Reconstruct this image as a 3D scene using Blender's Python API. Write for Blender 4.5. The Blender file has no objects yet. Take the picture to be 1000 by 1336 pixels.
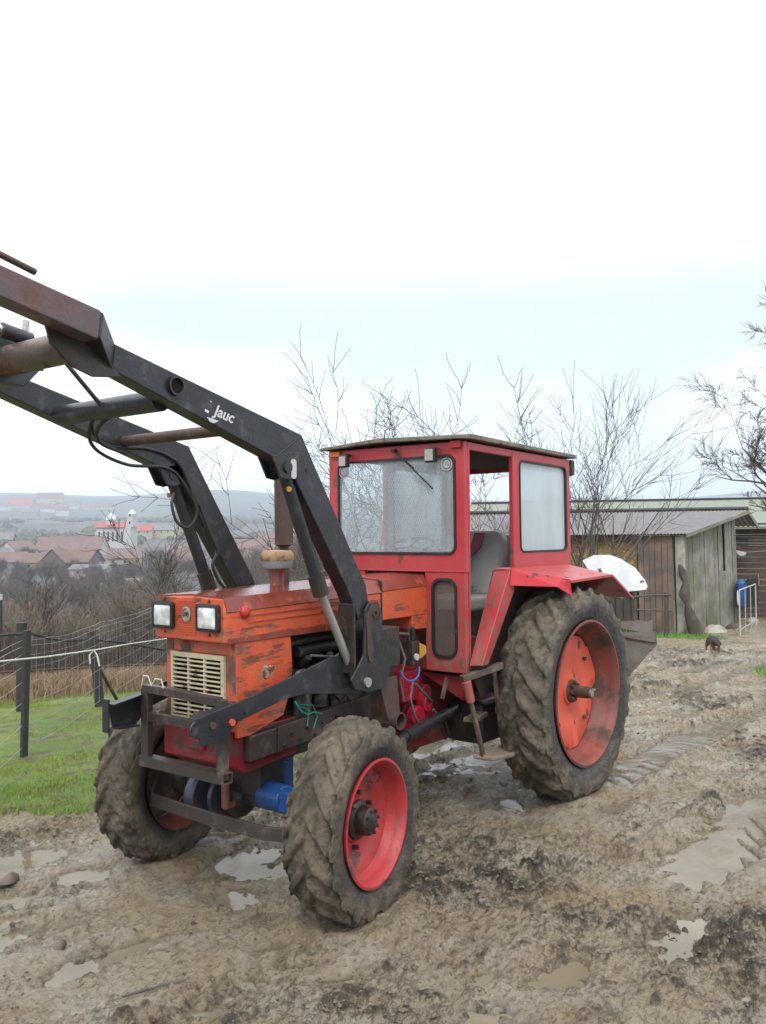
import bpy, math, random
import numpy as np
from mathutils import Vector, Matrix
SC = bpy.context.scene
COL = SC.collection
rad = math.radians
# ---------------------------------------------------------------- camera
CAM = np.array([-5.977, -3.831, 1.922])
YAW, PIT, ROL, FOC = 0.6613994, rad(1.0957), rad(-0.7443), 1183.79
_fw = np.array([math.cos(YAW)*math.cos(PIT), math.sin(YAW)*math.cos(PIT), math.sin(PIT)])
_r = np.cross(_fw, [0, 0, 1]); _r /= np.linalg.norm(_r); _u = np.cross(_r, _fw)
_R = _r*math.cos(ROL)+_u*math.sin(ROL); _U = -_r*math.sin(ROL)+_u*math.cos(ROL)
cd = bpy.data.cameras.new("camera"); co = bpy.data.objects.new("camera", cd); COL.objects.link(co)
cd.sensor_fit = 'VERTICAL'; cd.sensor_height = 36; cd.lens = 36*FOC/1336
cd.clip_start = .05; cd.clip_end = 12000
co.matrix_world = Matrix(((_R[0], _U[0], -_fw[0], CAM[0]), (_R[1], _U[1], -_fw[1], CAM[1]), (_R[2], _U[2], -_fw[2], CAM[2]), (0, 0, 0, 1)))
SC.camera = co
# ---------------------------------------------------------------- light
SUN_EL, SUN_AZ = rad(52), rad(215)      # azimuth measured from +X towards +Y, where the light comes from
w = bpy.data.worlds.new("World"); SC.world = w; w.use_nodes = True
nt = w.node_tree; nt.nodes.clear()
def wn(t, **k):
    n = nt.nodes.new(t)
    for a, b in k.items(): setattr(n, a, b)
    return n
out = wn('ShaderNodeOutputWorld'); bg = wn('ShaderNodeBackground'); nt.links.new(bg.outputs[0], out.inputs[0])
sky = wn('ShaderNodeTexSky', sky_type='NISHITA', sun_disc=False, sun_elevation=SUN_EL, sun_rotation=math.pi/2-SUN_AZ, air_density=1.0, dust_density=2.0)
mul = wn('ShaderNodeMix', data_type='RGBA', blend_type='MULTIPLY'); mul.inputs[0].default_value = 1
nt.links.new(sky.outputs[0], mul.inputs[6]); mul.inputs[7].default_value = (1.1, 1.1, 1.1, 1)
tc = wn('ShaderNodeTexCoord'); mp = wn('ShaderNodeMapping'); mp.inputs['Scale'].default_value = (1, 1, 3.2)
nt.links.new(tc.outputs['Generated'], mp.inputs[0])
no = wn('ShaderNodeTexNoise'); no.inputs['Scale'].default_value = 1.1; no.inputs['Detail'].default_value = 3; no.inputs['Roughness'].default_value = .5
nt.links.new(mp.outputs[0], no.inputs['Vector'])
rp = wn('ShaderNodeMapRange'); rp.inputs[1].default_value = .44; rp.inputs[2].default_value = .74; rp.inputs[3].default_value = 0; rp.inputs[4].default_value = 1.0
nt.links.new(no.outputs[0], rp.inputs[0])
cl = wn('ShaderNodeMix', data_type='RGBA'); nt.links.new(mul.outputs[2], cl.inputs[6])
cw = wn('ShaderNodeMix', data_type='RGBA'); sz = wn('ShaderNodeSeparateXYZ'); nt.links.new(tc.outputs['Generated'], sz.inputs[0]); r2 = wn('ShaderNodeMapRange'); nt.links.new(sz.outputs[2], r2.inputs[0]); r2.inputs[1].default_value = .24; r2.inputs[2].default_value = .44; mxx = wn('ShaderNodeMath', operation='MAXIMUM'); nt.links.new(rp.outputs[0], mxx.inputs[0]); nt.links.new(r2.outputs[0], mxx.inputs[1]); nt.links.new(mxx.outputs[0], cw.inputs[0]); cw.inputs[6].default_value = (4.2, 4.62, 4.78, 1); cw.inputs[7].default_value = (10.6, 10.7, 10.7, 1)
cl.inputs[0].default_value = .88; nt.links.new(cw.outputs[2], cl.inputs[7])
nt.links.new(cl.outputs[2], bg.inputs[0]); bg.inputs[1].default_value = 0.10
sd = bpy.data.lights.new("sun", 'SUN'); sd.energy = 0.9; sd.angle = rad(14); sd.color = (1, .97, .92)
so = bpy.data.objects.new("sun", sd); COL.objects.link(so); so.location = (0, 0, 30)
so.rotation_euler = Vector((math.cos(SUN_AZ)*math.cos(SUN_EL), math.sin(SUN_AZ)*math.cos(SUN_EL), math.sin(SUN_EL))).to_track_quat('Z', 'Y').to_euler()
SC.view_settings.view_transform = 'Standard'; SC.view_settings.look = 'None'; SC.view_settings.gamma = 1
SC.view_settings.exposure = 1.12; SC.view_settings.use_curve_mapping = False
SC.cycles.max_bounces = 8; SC.cycles.transparent_max_bounces = 24; SC.cycles.volume_bounces = 1
# ---------------------------------------------------------------- numeric noise
def _h(ix, iy, iz, s):
    n = (ix*374761393 + iy*668265263 + iz*2147483647 + s*1274126177) & 0xffffffff
    n = ((n ^ (n >> 13))*1274126177) & 0xffffffff
    n = (n ^ (n >> 16)) & 0xffff
    return n/65535.0
def vn(x, y, z=None, s=0):
    x = np.asarray(x, float); y = np.asarray(y, float)
    z = np.zeros_like(x)+.5 if z is None else np.asarray(z, float)
    fx, fy, fz = np.floor(x), np.floor(y), np.floor(z)
    ix, iy, iz = fx.astype(np.int64), fy.astype(np.int64), fz.astype(np.int64)
    tx, ty, tz = x-fx, y-fy, z-fz
    tx, ty, tz = [t*t*t*(t*(t*6-15)+10) for t in (tx, ty, tz)]
    def L(a, b, t): return a+(b-a)*t
    r = []
    for dz in (0, 1):
        a = L(_h(ix, iy, iz+dz, s), _h(ix+1, iy, iz+dz, s), tx)
        b = L(_h(ix, iy+1, iz+dz, s), _h(ix+1, iy+1, iz+dz, s), tx)
        r.append(L(a, b, ty))
    return L(r[0], r[1], tz)*2-1
def fbm(x, y, z=None, s=0, oct=4, gain=.5, lac=2.03, ridge=False):
    v = 0; a = 1; f = 1; tot = 0
    for i in range(oct):
        n = vn(x*f+i*7.3, y*f-i*3.1, None if z is None else z*f+i*1.7, s+i*11)
        if ridge: n = 1-2*np.abs(n)
        v = v+n*a; tot += a; a *= gain; f *= lac
    return v/tot
def sst(a, b, x):
    t = np.clip((x-a)/(b-a), 0, 1); return t*t*(3-2*t)
# ---------------------------------------------------------------- terrain profile
DL = [0, 8, 12, 20, 28, 40, 80, 150, 300, 480, 620, 900, 1100, 1500, 2300, 3000, 5000]
ZL = [0, 0, -.3, -1.2, -2.4, -5.5, -12, -17, -16, -9, -5, 3, 13, 24, 95, 132, 60]
DR = [0, 7, 25, 60, 150, 600, 1200, 2300, 3000, 5000]
ZR = [0, 0, -1.0, -1.0, -3, -8, 0, 60, 100, 60]
def base(x, y):
    x = np.asarray(x, float); y = np.asarray(y, float)
    dx = x-CAM[0]; dy = y-CAM[1]; d = np.hypot(dx, dy)
    az = np.degrees((np.arctan2(dy, dx)-YAW+np.pi) % (2*np.pi)-np.pi)
    wl = sst(1, 11, az)*(1-sst(100, 140, az))
    zn = -.085+.10*sst(-2.4, .2, x)
    far = sst(600, 1500, d)*(9*np.sin(az*.19+1)+5*np.sin(az*.55+2)+ (az > -90)*-1.0*az*.0)
    return zn*(1-sst(9, 16, d))+wl*np.interp(d, DL, ZL)+(1-wl)*np.interp(d, DR, ZR)+far*sst(1200, 2600, d)
def ray(px, py): return _fw+_R*(px-500)/FOC-_U*(py-668)/FOC
_TS = np.exp(np.linspace(.3, 8.4, 5000))
def gp(px, py):
    P = CAM+ray(px, py)*_TS[:, None]; i = int(np.argmax(P[:, 2] < base(P[:, 0], P[:, 1]))); return Vector(P[i])
def at(px, py, D): return Vector(CAM+ray(px, py)*D)
def gz(x, y): return float(base(x, y))
# ---------------------------------------------------------------- mesh helper
class MB:
    def __init__(s): s.v = []; s.f = []; s.m = []; s.cm = 0
    def add(s, vs, fs):
        o = len(s.v); s.v += [tuple(p) for p in vs]
        for f in fs: s.f.append([i+o for i in f]); s.m.append(s.cm)
        return s
    def box(s, x0, x1, y0, y1, z0, z1):
        return s.add([(x, y, z) for x in (x0, x1) for y in (y0, y1) for z in (z0, z1)],
                     [(0, 1, 3, 2), (4, 6, 7, 5), (0, 4, 5, 1), (2, 3, 7, 6), (0, 2, 6, 4), (1, 5, 7, 3)])
    def prism(s, pts, ax, a, b):           # polygon pts in the plane across axis ax, thickened a..b
        def P(p, t): return {'y': (p[0], t, p[1]), 'x': (t, p[0], p[1]), 'z': (p[0], p[1], t)}[ax]
        n = len(pts); vs = [P(p, a) for p in pts]+[P(p, b) for p in pts]
        return s.add(vs, [list(range(n))[::-1], list(range(n, 2*n))]+[(i, (i+1) % n, n+(i+1) % n, n+i) for i in range(n)])
    def loft(s, secs, close=True):         # secs: list of rings of equal length
        n = len(secs[0]); vs = [p for q in secs for p in q]; fs = []
        for k in range(len(secs)-1):
            for i in range(n): fs.append((k*n+i, k*n+(i+1) % n, (k+1)*n+(i+1) % n, (k+1)*n+i))
        if close: fs += [list(range(n))[::-1], list(range((len(secs)-1)*n, len(secs)*n))]
        return s.add(vs, fs)
    def tube(s, path, r, n=10, cap=True):
        path = [Vector(p) for p in path]; rs = r if hasattr(r, '__len__') else [r]*len(path)
        up = None; secs = []
        for i, p in enumerate(path):
            d = (path[min(i+1, len(path)-1)]-path[max(i-1, 0)])
            d = d.normalized() if d.length > 1e-9 else Vector((0, 0, 1))
            if up is None: up = d.orthogonal().normalized()
            up = (up-d*up.dot(d)); up = up.normalized() if up.length > 1e-6 else d.orthogonal().normalized()
            q = d.cross(up)
            secs.append([p+(up*math.cos(a)+q*math.sin(a))*rs[i] for a in [2*math.pi*k/n for k in range(n)]])
        return s.loft(secs, cap)
    def bar(s, a, b, w, h, up=(0, 0, 1)):  # rectangular bar a->b, w across, h along up
        a = Vector(a); b = Vector(b); d = (b-a).normalized(); up = Vector(up); q = d.cross(up).normalized(); u = q.cross(d)
        R = lambda p: [p+q*w/2+u*h/2, p-q*w/2+u*h/2, p-q*w/2-u*h/2, p+q*w/2-u*h/2]
        return s.loft([R(a), R(b)])
    def lathe(s, prof, c, ax='y', n=48):   # prof: (along axis, radius)
        secs = []
        for t in range(n):
            a = 2*math.pi*t/n; ca, sa = math.cos(a), math.sin(a)
            ring = []
            for (y, r) in prof:
                p = {'y': (r*ca, y, r*sa), 'z': (r*ca, r*sa, y), 'x': (y, r*ca, r*sa)}[ax]
                ring.append((c[0]+p[0], c[1]+p[1], c[2]+p[2]))
            secs.append(ring)
        m = len(prof); vs = [p for q in secs for p in q]; fs = []
        for k in range(n):
            for i in range(m-1): fs.append((k*m+i, k*m+i+1, ((k+1) % n)*m+i+1, ((k+1) % n)*m+i))
        return s.add(vs, fs)
    def cyl(s, a, b, r, n=16): return s.tube([a, b], r, n)
    def ball(s, c, r, sc=(1, 1, 1), n=12):
        prof = [(-r*math.cos(math.pi*i/n), max(r*math.sin(math.pi*i/n), 1e-4)) for i in range(n+1)]
        o = len(s.v); s.lathe(prof, (0, 0, 0), 'z', n*2)
        for i in range(o, len(s.v)):
            p = s.v[i]; s.v[i] = (c[0]+p[0]*sc[0], c[1]+p[1]*sc[1], c[2]+p[2]*sc[2])
        return s
    def xf(s, M, start=0):
        for i in range(start, len(s.v)): s.v[i] = tuple(M @ Vector(s.v[i]))
        return s
    def build(s, name, mats, parent=None, bevel=0, smooth=False, seg=2, angle=40):
        me = bpy.data.meshes.new(name); me.from_pydata([tuple(v) for v in s.v], [], s.f)
        for m in (mats if isinstance(mats, (list, tuple)) else [mats]): me.materials.append(m)
        me.polygons.foreach_set('material_index', s.m)
        me.update(); me.validate()
        import bmesh
        bm = bmesh.new(); bm.from_mesh(me); bmesh.ops.recalc_face_normals(bm, faces=bm.faces); bm.to_mesh(me); bm.free()
        if smooth: me.set_sharp_from_angle(angle=rad(angle)) if hasattr(me, 'set_sharp_from_angle') else None
        if smooth: me.polygons.foreach_set('use_smooth', [True]*len(me.polygons)); me.set_sharp_from_angle(angle=rad(angle))
        o = bpy.data.objects.new(name, me); COL.objects.link(o)
        if parent is not None: o.parent = parent
        if bevel:
            b = o.modifiers.new('b', 'BEVEL'); b.width = bevel; b.segments = seg; b.limit_method = 'ANGLE'; b.angle_limit = rad(35)
            b.harden_normals = False
        return o
def tag(o, label=None, cat=None, group=None, kind=None):
    if label: o['label'] = label
    if cat: o['category'] = cat
    if group: o['group'] = group
    if kind: o['kind'] = kind
    return o
def empty(name, loc=(0, 0, 0), rz=0):
    o = bpy.data.objects.new(name, None); COL.objects.link(o); o.location = loc; o.rotation_euler = (0, 0, rz); o.empty_display_size = .2
    return o
def copy_tree(o, parent=None):
    c = o.copy(); COL.objects.link(c); c.parent = parent
    for ch in [x for x in KIDS.get(o.name, [])]: copy_tree(ch, c)
    return c
KIDS = {}
def npmesh(name, V, F, mats, attrs=None, smooth=True, parent=None, mi=None):
    me = bpy.data.meshes.new(name); V = np.asarray(V, np.float32); F = np.asarray(F, np.int32)
    me.vertices.add(len(V)); me.vertices.foreach_set('co', V.ravel())
    k = F.shape[1]; me.loops.add(F.size); me.loops.foreach_set('vertex_index', F.ravel())
    me.polygons.add(len(F)); me.polygons.foreach_set('loop_start', np.arange(0, F.size, k, dtype=np.int32))
    me.polygons.foreach_set('loop_total', np.full(len(F), k, np.int32))
    for m in (mats if isinstance(mats, (list, tuple)) else [mats]): me.materials.append(m)
    if mi is not None: me.polygons.foreach_set('material_index', mi.astype(np.int32))
    me.update(calc_edges=True)
    if smooth: me.polygons.foreach_set('use_smooth', np.ones(len(F), bool))
    for n, a in (attrs or {}).items():
        at_ = me.attributes.new(n, 'FLOAT', 'POINT'); at_.data.foreach_set('value', np.asarray(a, np.float32))
    o = bpy.data.objects.new(name, me); COL.objects.link(o)
    if parent is not None: o.parent = parent
    return o
# ---------------------------------------------------------------- materials
class NM:
    def __init__(s, name):
        s.m = bpy.data.materials.new(name); s.m.use_nodes = True; s.t = s.m.node_tree; s.t.nodes.clear()
        s.o = s.n('ShaderNodeOutputMaterial'); s.p = s.n('ShaderNodeBsdfPrincipled'); s.l(s.p.outputs[0], s.o.inputs[0])
        s.tc = s.n('ShaderNodeTexCoord'); s.co = s.tc.outputs['Object']
    def n(s, t, **k):
        x = s.t.nodes.new(t)
        for a, b in k.items(): setattr(x, a, b)
        return x
    def l(s, a, b): s.t.links.new(a, b)
    def noise(s, scale, det=5, rough=.55, sc=None, dist=0):
        x = s.n('ShaderNodeTexNoise'); x.inputs['Scale'].default_value = scale; x.inputs['Detail'].default_value = det
        x.inputs['Roughness'].default_value = rough; x.inputs['Distortion'].default_value = dist
        c = s.co
        if sc:
            m = s.n('ShaderNodeMapping'); m.inputs['Scale'].default_value = sc; s.l(c, m.inputs[0]); c = m.outputs[0]
        s.l(c, x.inputs['Vector']); return x.outputs[0]
    def ramp(s, src, a, b, lo=0, hi=1):
        r = s.n('ShaderNodeMapRange'); s.l(src, r.inputs[0])
        for i, v in zip((1, 2, 3, 4), (a, b, lo, hi)): r.inputs[i].default_value = v
        return r.outputs[0]
    def mix(s, f, a, b, bt='MIX'):
        x = s.n('ShaderNodeMix', data_type='RGBA', blend_type=bt)
        for i, v in ((0, f), (6, a), (7, b)):
            if hasattr(v, 'is_output') or hasattr(v, 'links'): s.l(v, x.inputs[i])
            elif i == 0: x.inputs[0].default_value = v
            else: x.inputs[i].default_value = (*v, 1)
        return x.outputs[2]
    def math(s, op, a, b=None):
        x = s.n('ShaderNodeMath', operation=op)
        for i, v in enumerate((a, b)):
            if v is None: continue
            if hasattr(v, 'links'): s.l(v, x.inputs[i])
            else: x.inputs[i].default_value = v
        return x.outputs[0]
    def attr(s, name):
        x = s.n('ShaderNodeAttribute', attribute_name=name); return x.outputs['Fac']
    def set(s, k, v):
        i = s.p.inputs[k]
        if hasattr(v, 'links'): s.l(v, i)
        else: i.default_value = (*v, 1) if isinstance(v, tuple) else v
    def bump(s, src, dist=.01, st=1):
        b = s.n('ShaderNodeBump'); b.inputs['Strength'].default_value = st; b.inputs['Distance'].default_value = dist
        s.l(src, b.inputs['Height']); s.l(b.outputs[0], s.p.inputs['Normal'])
_mc = {}
def worn(name, col, col2=None, var=6, rust=(.10, .045, .025), rs=9, rt=.62, rw=.05, rough=.35, rrough=.8, metal=0, dirt=None, dt=.5, ds=3, bump=.002, streak=None, coat=0, splash=None):
    """painted or bare metal/wood: base varied to col2, patches of rust/primer, dirt"""
    M = NM(name); c = M.mix(M.ramp(M.noise(var, 4), .35, .65), col, col2 or tuple(x*.82 for x in col))
    n1 = M.noise(rs, 7, .62, sc=streak); f = M.ramp(n1, rt, rt+rw); c = M.mix(f, c, rust)
    r = M.ramp(f, 0, 1, rough, rrough)
    if dirt:
        f2 = M.ramp(M.noise(ds, 8, .65), dt, dt+.18, 0, .9); c = M.mix(f2, c, dirt); r = M.math('MAXIMUM', r, M.math('MULTIPLY', f2, .75))
    if splash:
        sx_ = M.n('ShaderNodeSeparateXYZ'); M.l(M.co, sx_.inputs[0])
        f3 = M.math('MULTIPLY', M.ramp(sx_.outputs[2], splash[0], splash[1], 1, 0), M.ramp(M.noise(11, 7, .7), .40, .58)); c = M.mix(M.math('MULTIPLY', f3, .8), c, (.17, .125, .085)); r = M.math('MAXIMUM', r, M.math('MULTIPLY', f3, .8))
    M.set('Base Color', c); M.set('Roughness', r); M.set('Metallic', metal)
    if coat: M.set('Coat Weight', coat); M.set('Coat Roughness', .15)
    M.bump(M.math('ADD', M.noise(60, 4), M.math('MULTIPLY', f, -.6)), bump)
    return M.m
MUD = (.17, .135, .095); DRYMUD = (.27, .225, .165)
ORANGE = worn('orange_paint', (.60, .095, .028), (.50, .075, .03), rust=(.16, .05, .028), rs=6, rt=.53, rw=.08, rough=.42, dirt=(.25, .115, .07), dt=.51, ds=7, streak=(.8, 1, 3))
ORANGE2 = worn('rusted_orange_paint', (.52, .10, .05), (.40, .08, .045), rust=(.11, .055, .04), rs=6, rt=.50, rw=.07, rough=.5, dirt=(.26, .14, .08), dt=.5, ds=9)
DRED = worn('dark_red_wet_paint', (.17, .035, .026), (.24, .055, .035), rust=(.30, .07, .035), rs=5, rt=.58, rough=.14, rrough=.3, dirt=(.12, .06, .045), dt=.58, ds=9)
RED = worn('red_cab_paint', (.40, .024, .036), (.44, .055, .062), var=2.2, rust=(.13, .055, .04), rs=7, rt=.60, rw=.06, rough=.38, dirt=(.22, .09, .075), dt=.56, ds=8, splash=(1.0, 1.75), streak=(1, 1, .6))
REDB = worn('bright_red_fender_paint', (.52, .016, .03), (.44, .03, .04), rust=(.06, .03, .025), rs=9, rt=.62, rw=.03, rough=.3, dirt=(.25, .1, .08), dt=.6, ds=9)
REDM = worn('muddy_red_paint', (.24, .014, .022), (.15, .014, .018), rust=(.07, .04, .03), rs=7, rt=.55, rw=.1, rough=.45, dirt=(.10, .075, .055), dt=.50, ds=6)
RIMR = worn('red_rim_paint', (.42, .030, .034), (.33, .030, .034), rust=(.09, .035, .03), rs=6, rt=.59, rw=.04, rough=.5, dirt=(.20, .09, .07), dt=.53, ds=7)
RIMO = worn('faded_orange_rim_paint', (.66, .105, .055), (.58, .10, .06), rust=(.12, .045, .035), rs=3.2, rt=.60, rw=.02, rough=.5, dirt=(.20, .08, .055), dt=.60, ds=2.0)
RIMD = worn('grimy_rim_inside', (.20, .045, .035), (.13, .04, .03), rust=(.07, .04, .03), rs=5, rt=.5, rw=.1, rough=.55, dirt=(.34, .05, .03), dt=.56, ds=3)
BLACK = worn('black_loader_paint', (.014, .015, .019), (.023, .024, .030), rust=(.08, .04, .03), rs=7, rt=.66, rw=.04, rough=.36, dirt=(.085, .082, .08), dt=.56, ds=11, streak=(.5, 1, 1))
BLACKR = worn('faded_reddish_black_paint', (.085, .066, .072), (.12, .066, .068), rust=(.10, .045, .035), rs=3, rt=.56, rw=.15, rough=.42)
DARK = worn('oily_dark_metal', (.018, .016, .015), (.03, .025, .022), rust=(.055, .03, .02), rs=12, rt=.55, rw=.1, rough=.45, dirt=(.07, .058, .045), dt=.55, ds=8)
RUST = worn('rusty_iron', (.075, .042, .030), (.05, .032, .026), rust=(.13, .065, .035), rs=10, rt=.58, rw=.1, rough=.6, dirt=(.15, .115, .08), dt=.55, ds=7)
GUARD = worn('dark_rusty_frame_iron', (.042, .030, .026), (.032, .026, .024), rust=(.09, .05, .035), rs=9, rt=.6, rw=.1, rough=.45, dirt=(.12, .092, .066), dt=.54, ds=8)
RUSTP = worn('muddy_iron', (.085, .06, .045), (.06, .04, .032), rust=(.12, .06, .035), rs=10, rt=.6, rw=.1, rough=.5, dirt=(.19, .155, .11), dt=.46, ds=7)
CHROME = worn('dull_hydraulic_rod', (.42, .42, .41), (.34, .34, .33), rust=(.2, .14, .1), rs=10, rt=.74, rough=.3, metal=.6)
STEEL = worn('polished_steel', (.56, .56, .57), (.44, .45, .47), rust=(.10, .07, .05), rs=7, rt=.62, rw=.03, rough=.2, metal=.75, dirt=(.2, .16, .12), dt=.66, ds=5)
STEELG = worn('dirty_mouldboard_steel', (.30, .275, .25), (.38, .36, .33), rust=(.16, .12, .09), rs=6, rt=.58, rw=.15, rough=.3, metal=.6, dirt=(.20, .165, .125), dt=.5, ds=4)
CREAM = worn('cream_grille_paint', (.50, .44, .30), (.42, .36, .24), rust=(.12, .07, .04), rs=16, rt=.56, rw=.08, rough=.5)
RUBBER = worn('black_rubber', (.014, .014, .015), (.02, .02, .02), rust=(.05, .045, .04), rs=8, rt=.65, rough=.5)
ROOFM = worn('mossy_roof_sheet', (.20, .18, .14), (.13, .125, .10), rust=(.07, .065, .05), rs=22, rt=.55, rw=.08, rough=.85, dirt=(.10, .10, .06), dt=.5, ds=11, bump=.006)
GREYC = worn('grey_plastic_cap', (.25, .27, .30), (.20, .21, .23), rust=(.15, .10, .06), rs=9, rt=.66, rough=.5)
TANC = worn('rusty_tan_cap', (.42, .27, .15), (.32, .18, .09), rust=(.16, .07, .03), rs=12, rt=.52, rw=.1, rough=.7)
SEATM = worn('worn_light_seat_vinyl', (.42, .42, .39), (.34, .34, .31), rust=(.12, .11, .09), rs=6, rt=.66, rough=.6)
SEATR = worn('maroon_seat_stripe', (.22, .03, .06), rough=.6, rt=.8); SEATG = worn('slate_seat_stripe', (.07, .075, .10), rough=.6, rt=.8)
WOODG = worn('weathered_grey_planks', (.29, .275, .25), (.19, .18, .16), var=3, rust=(.11, .10, .085), rs=7, rt=.56, rw=.12, rough=.85, streak=(6, 6, .35), dirt=(.12, .125, .065), dt=.42, ds=.8, bump=.004)
WOODB = worn('dark_brown_planks', (.085, .055, .042), (.055, .040, .034), var=3, rust=(.16, .09, .065), rs=6, rt=.60, rw=.1, rough=.85, streak=(.25, .25, 6), bump=.004)
WOODR = worn('red_brown_planks', (.19, .125, .09), (.085, .072, .065), var=2, rust=(.27, .13, .085), rs=5, rt=.58, rw=.12, rough=.85, streak=(5, 5, .3), bump=.004)
STRAW = worn('straw_bales', (.42, .29, .13), (.30, .20, .09), var=8, rust=(.13, .08, .04), rs=16, rt=.5, rw=.12, rough=.95, streak=(1, 1, 3), bump=.03)
CORR = worn('fibre_cement_roof', (.20, .19, .20), (.165, .155, .165), rust=(.14, .12, .12), rs=6, rt=.62, rw=.15, rough=.8)
GREENM = worn('green_metal_roof', (.16, .185, .135), (.14, .165, .125), rust=(.12, .14, .10), rs=1.5, rt=.55, rw=.2, rough=.55)
CONC = worn('old_concrete', (.36, .34, .30), (.28, .27, .24), rough=.9, rt=.7, rust=(.18, .17, .13), dirt=(.16, .17, .10), dt=.5, ds=3)
WHITEP = worn('white_painted_metal', (.46, .46, .45), (.36, .36, .35), rust=(.25, .17, .12), rs=12, rt=.68, rough=.5)
BLUEP = worn('blue_plastic', (.012, .075, .28), (.01, .05, .18), rust=(.04, .04, .05), rs=8, rt=.66, rough=.4)
BARK = worn('grey_brown_bark', (.10, .082, .070), (.065, .052, .045), rust=(.16, .14, .12), rs=14, rt=.6, rough=.9)
BARKF = worn('distant_twigs', (.125, .098, .082), (.09, .075, .062), var=.5, rough=.95, rt=.9)
BARKD = worn('dark_dead_wood', (.055, .043, .035), (.09, .075, .06), rough=.9, rt=.7, rust=(.25, .24, .22), rs=8)
POST = worn('tarred_post', (.022, .022, .024), (.035, .034, .033), rough=.8, rt=.75)
WIRE = worn('galvanised_wire', (.32, .32, .32), (.24, .24, .24), rough=.5, metal=.2, rt=.8)
ROPE = worn('white_rope', (.60, .60, .58), rough=.8, rt=.8)
AMBER = worn('orange_lens', (.75, .16, .03), rough=.25, rt=.9); REDL = worn('red_lens', (.45, .02, .02), (.38, .03, .02), rough=.3, rt=.72)
PAPER = worn('yellow_green_feed_sack', (.42, .46, .12), (.5, .5, .2), rough=.7, rt=.75); WHITES = worn('white_sack', (.62, .63, .62), (.52, .53, .52), rough=.7, rt=.72, rust=(.3, .27, .22))
FUR = worn('black_brown_fur', (.035, .024, .018), (.02, .015, .012), rough=.85, rt=.8); FURT = worn('tan_fur', (.30, .13, .07), (.22, .09, .05), rough=.85, rt=.8)
DECAL = worn('white_decal', (.62, .63, .66), rough=.5, rt=.75)
CABLE = worn('blue_cable', (.02, .12, .45), rough=.4, rt=.9)
TWINE = worn('green_twine', (.02, .22, .14), rough=.7, rt=.9)
STRAPY = worn('yellow_reservoir', (.55, .30, .05), rough=.4, rt=.7)
def glass(name, col, milk, rough=.06, noise=True):
    M = NM(name); M.set('Base Color', col); M.set('Roughness', rough); M.p.inputs['Specular IOR Level'].default_value = .6
    tr = M.n('ShaderNodeBsdfTransparent'); tr.inputs[0].default_value = (.93, .95, .95, 1); mx = M.n('ShaderNodeMixShader')
    f = M.ramp(M.noise(5, 6, .6, sc=(1, 1, .25)), .35, .68, milk-.08, milk+.12); M.l(f, mx.inputs[0])
    M.l(tr.outputs[0], mx.inputs[1]); M.l(M.p.outputs[0], mx.inputs[2]); M.l(mx.outputs[0], M.o.inputs[0]); return M.m
WSG = glass('dirty_windscreen_glass', (.50, .56, .60), .30); SIDEG = glass('steamed_side_glass', (.52, .62, .65), .74); LOWG = glass('dusty_lower_glass', (.16, .13, .12), .40)
def lampglass():
    M = NM('headlamp_glass'); M.set('Base Color', M.mix(M.ramp(M.noise(14, 3), .4, .6), (.50, .50, .47), (.78, .80, .80))); M.set('Roughness', .12)
    M.p.inputs['Coat Weight'].default_value = .8; M.bump(M.noise(60, 2, sc=(1, 4, .3)), .002); return M.m
LAMPG = lampglass()
# tyre: dark rubber under mud; attribute 'mud' says how much mud sits there
def tyre_mat():
    M = NM('muddy_tyre_rubber'); a = M.attr('mud'); n = M.noise(7, 8, .65)
    f = M.ramp(M.math('ADD', a, M.math('MULTIPLY', M.math('SUBTRACT', n, .5), 1.6)), .28, .62)
    mudc = M.mix(M.ramp(M.noise(5, 7), .38, .62), (.066, .054, .038), (.160, .130, .090)); mudc = M.mix(M.ramp(M.noise(18, 7, .7), .50, .62, 0, .85), mudc, (.042, .034, .025))
    rub = M.mix(M.ramp(M.noise(3, 6, .6), .4, .7), (.026, .025, .026), (.070, .064, .058))
    M.set('Base Color', M.mix(f, rub, mudc)); M.set('Roughness', M.ramp(M.noise(9, 4), .3, .7, .32, .72)); M.bump(M.noise(30, 8, .7), .022); return M.m
TYRE = tyre_mat()
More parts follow.
